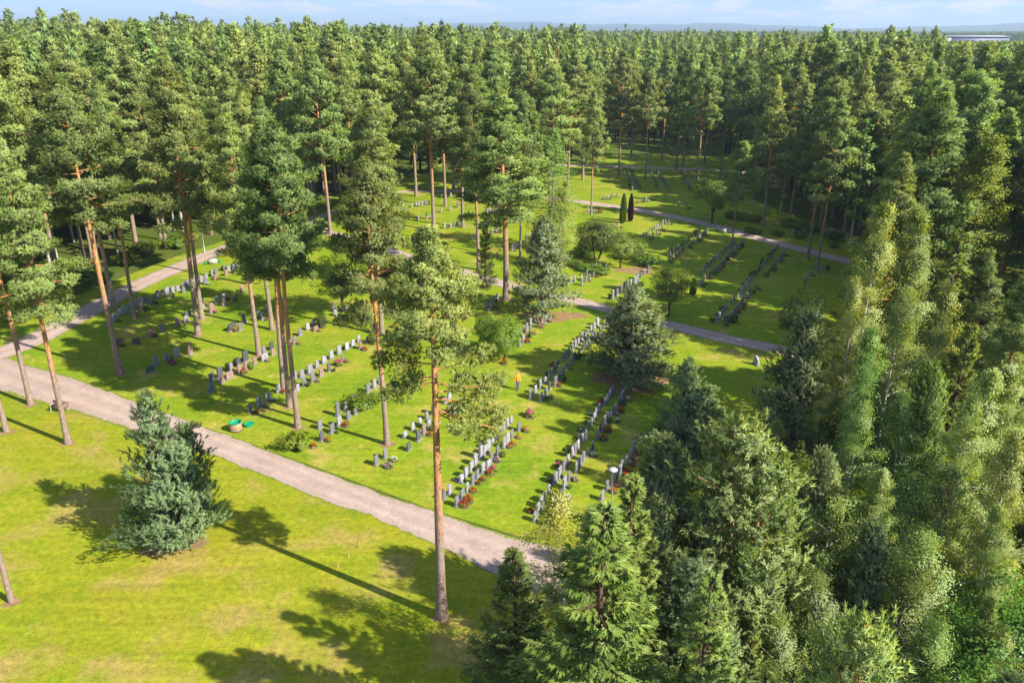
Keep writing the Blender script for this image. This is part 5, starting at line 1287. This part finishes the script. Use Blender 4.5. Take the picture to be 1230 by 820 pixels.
e = empty('compost_barrel', G(284, 517)); e.scale = (0.9, 0.9, 0.9)
m = MB()
for k in range(22):
    a = 2 * PI * k / 22; m.box((0.5 * math.cos(a), 0.5 * math.sin(a), 0.42), (0.035, 0.132, 0.86), rz=a)
m.build('staves', M['barrel'], e)
m = MB(); m.lathe([(0.475, 0.60), (0.478, 0.87), (0.56, 0.88), (0.565, 0.83), (0.525, 0.82)], 24); m.build('rim', M['greenp'], e, True)
m = MB(); m.lathe([(0.0, 0.62), (0.47, 0.61)], 24); m.build('filling', M['greenp'], e)
for z in (0.2, 0.66):
    m = MB(); m.lathe([(0.523, z), (0.53, z), (0.53, z + 0.05), (0.523, z + 0.05)], 24); m.build('hoop', M['steel'], e)
tag(e, 'brown wooden bin with green rim beside the main path', 'bin')
e = empty('green_tub', G(299, 511), 0); e.scale = (0.85, 0.85, 0.85)
m = MB(); m.lathe([(0.0, 0.20), (0.34, 0.19), (0.44, 0.26), (0.48, 0.26), (0.46, 0.08), (0.40, -0.02)], 24); m.build('bowl', M['greenp'], e, True)
m = MB(); m.lathe([(0.485, 0.20), (0.50, 0.235), (0.485, 0.27)], 24); m.build('rim', M['greenp'], e, True)
tag(e, 'shallow round green tub lying right of the brown wooden bin', 'tub')

def watering(loc, rz, label):
    e = empty('watering_place', loc, rz)
    m = MB(); m.box((0, 0, 0.35), (1.1, 0.5, 0.7)); b = m.build('basin', M['tin'], e)
    m = MB(); m.box((0, 0, 0.715), (0.95, 0.36, 0.03)); m.build('water_tray', M['st_dark'], b)
    m = MB(); m.tube([(0.35, 0.32, 0), (0.35, 0.32, 1.15), (0.35, 0.18, 1.2), (0.35, 0.1, 1.05)], [0.03] * 4, 8); m.build('tap', M['steel'], e)
    tag(e, label, 'water basin', 'watering places')
    for dx, which in ((-0.95, 'left'), (0.95, 'right')):
        c = empty('watering_can', loc + Vector((dx * math.cos(rz), dx * math.sin(rz), 0)), rz + 0.6)
        m = MB(); m.lathe([(0.0, 0.0), (0.15, 0.0), (0.16, 0.30), (0.10, 0.34), (0.0, 0.34)], 14); m.build('body', M['greenp'], c, True)
        m = MB(); m.tube([(0.13, 0, 0.08), (0.32, 0, 0.30), (0.42, 0, 0.42)], [0.035, 0.022, 0.03], 8); m.build('spout', M['greenp'], c, True)
        m = MB(); m.tube([(-0.14, 0, 0.08), (-0.27, 0, 0.22), (-0.14, 0, 0.42), (0.08, 0, 0.40)], [0.016] * 4, 6); m.build('handle', M['greenp'], c, True)
        tag(c, 'green watering can %s of the %s' % (which, label.replace('grey ', '')), 'watering can', 'green watering cans')
watering(G(256, 316.5), 0.5, 'grey water basin on the verge of the left path')
watering(G(868, 279), -0.4, 'grey water basin beside the upper path')
for i, (px, py) in enumerate([(419, 669), (432, 657), (406, 682)]):
    m = MB(); m.tube([(0, 0, -0.1), (0.01, 0.0, 0.5), (0.02, 0.01, 0.85)], [0.022, 0.02, 0.014], 6); e = m.build('garden_stake', M['barrel'], loc=G(px, py))
    tag(e, ['middle', 'furthest', 'nearest'][i] + ' of three thin stakes on the front lawn left of the lone trunk', 'stake', 'thin stakes on the front lawn')

# ------------------------------------------------------------------ visitor
M['skin'] = plain('skin', (0.55, 0.34, 0.25), 0.6)
M['hair'] = plain('hair', (0.20, 0.13, 0.08), 0.8)
M['shirt'] = plain('orange_jacket', (0.85, 0.30, 0.02), 0.8, 0.1, 6)
M['jeans'] = plain('blue_grey_trousers', (0.10, 0.11, 0.16), 0.85, 0.15, 8)
M['shoe'] = plain('shoe', (0.05, 0.05, 0.055), 0.6)
def skin_part(name, chains, mat, parent, sub=2, voxel=0.016):
    """one continuous surface grown over tapered capsules"""
    m = MB()
    for pts, rad in chains:
        pts = np.array(pts, float); rad = np.array(rad, float)
        pp, rr = [], []
        for i in range(len(pts) - 1):
            for f in np.linspace(0, 1, 5)[:-1]: pp.append(pts[i] * (1 - f) + pts[i+1] * f); rr.append(rad[i] * (1 - f) + rad[i+1] * f)
        pp.append(pts[-1]); rr.append(rad[-1])
        d0 = unit(np.array(pp[1]) - pp[0]); d1 = unit(np.array(pp[-1]) - pp[-2])
        P2 = [pp[0] - d0 * rr[0] * 0.9, pp[0] - d0 * rr[0] * 0.6] + pp + [pp[-1] + d1 * rr[-1] * 0.6, pp[-1] + d1 * rr[-1] * 0.9]
        R2 = [rr[0] * 0.3, rr[0] * 0.78] + rr + [rr[-1] * 0.78, rr[-1] * 0.3]
        m.tube(P2, R2, 12)
    o = m.build(name, mat, parent, True)
    md = o.modifiers.new('join', 'REMESH'); md.mode = 'VOXEL'; md.voxel_size = voxel; md.use_smooth_shade = True
    sm = o.modifiers.new('soft', 'SMOOTH'); sm.iterations = 4; sm.factor = 0.5
    return o
e = empty('person', G(621.5, 468), R(200))
def hand(sx):
    x, y, z = 0.25 * sx, 0.10, 0.80; ch = [([(x, y - 0.02, z + 0.07), (x, y, z)], [0.030, 0.036])]
    for k, (dy, ln) in enumerate([(-0.028, 0.075), (-0.009, 0.09), (0.010, 0.085), (0.028, 0.065)]):
        ch.append(([(x, y + dy, z - 0.02), (x - 0.008 * sx, y + dy + 0.008, z - 0.02 - ln * 0.6), (x - 0.025 * sx, y + dy + 0.01, z - 0.02 - ln)], [0.010, 0.009, 0.008]))
    ch.append(([(x - 0.01 * sx, y + 0.035, z + 0.01), (x - 0.02 * sx, y + 0.06, z - 0.025), (x - 0.03 * sx, y + 0.066, z - 0.055)], [0.012, 0.010, 0.009])); return ch
body = [([(0, 0, 0.95), (0, 0.01, 1.2), (0, 0, 1.40)], [0.13, 0.135, 0.10]), ([(0, 0, 1.40), (0, 0.015, 1.52)], [0.055, 0.05]),
        ([(0, 0.02, 1.575), (0, 0.03, 1.655)], [0.082, 0.092]), ([(0, 0.09, 1.60), (0, 0.135, 1.597)], [0.02, 0.013]), ([(-0.092, 0.02, 1.61), (-0.1, 0.02, 1.625)], [0.018, 0.018]), ([(0.092, 0.02, 1.61), (0.1, 0.02, 1.625)], [0.018, 0.018])]
for sx in (-1, 1):
    body += [([(0.17 * sx, 0, 1.38), (0.23 * sx, -0.02, 1.10), (0.25 * sx, 0.08, 0.87)], [0.058, 0.045, 0.03])] + hand(sx)
    st = 0.12 * sx
    body += [([(0.09 * sx, 0, 0.92), (0.10 * sx, st * 0.6 + 0.03, 0.50), (0.10 * sx, st, 0.09)], [0.085, 0.058, 0.038])]
skin_part('body', body, M['skin'], e)
skin_part('jacket', [([(0, 0, 0.93), (0, 0.01, 1.2), (0, 0, 1.40)], [0.17, 0.165, 0.125])] + [([(0.12 * s, 0, 1.40), (0.19 * s, 0, 1.36), (0.235 * s, -0.02, 1.10), (0.25 * s, 0.07, 0.90)], [0.09, 0.078, 0.06, 0.046]) for s in (-1, 1)], M['shirt'], e)
skin_part('trousers', [([(-0.06, 0, 0.93), (0.06, 0, 0.93)], [0.135, 0.135])] + [([(0.09 * s, 0, 0.90), (0.10 * s, 0.072 * s + 0.03, 0.50), (0.10 * s, 0.12 * s, 0.10)], [0.105, 0.075, 0.058]) for s in (-1, 1)], M['jeans'], e)
skin_part('hair', [([(0, 0.005, 1.63), (0, 0.012, 1.70)], [0.098, 0.088]), ([(0, -0.04, 1.56), (0, -0.03, 1.66)], [0.07, 0.085])], M['hair'], e)
for s in (-1, 1): skin_part('shoe', [([(0.10 * s, 0.12 * s - 0.05, 0.05), (0.10 * s, 0.12 * s + 0.14, 0.04)], [0.048, 0.042])], M['shoe'], e)
tag(e, 'person in an orange jacket and dark trousers standing on the lawn', 'person')
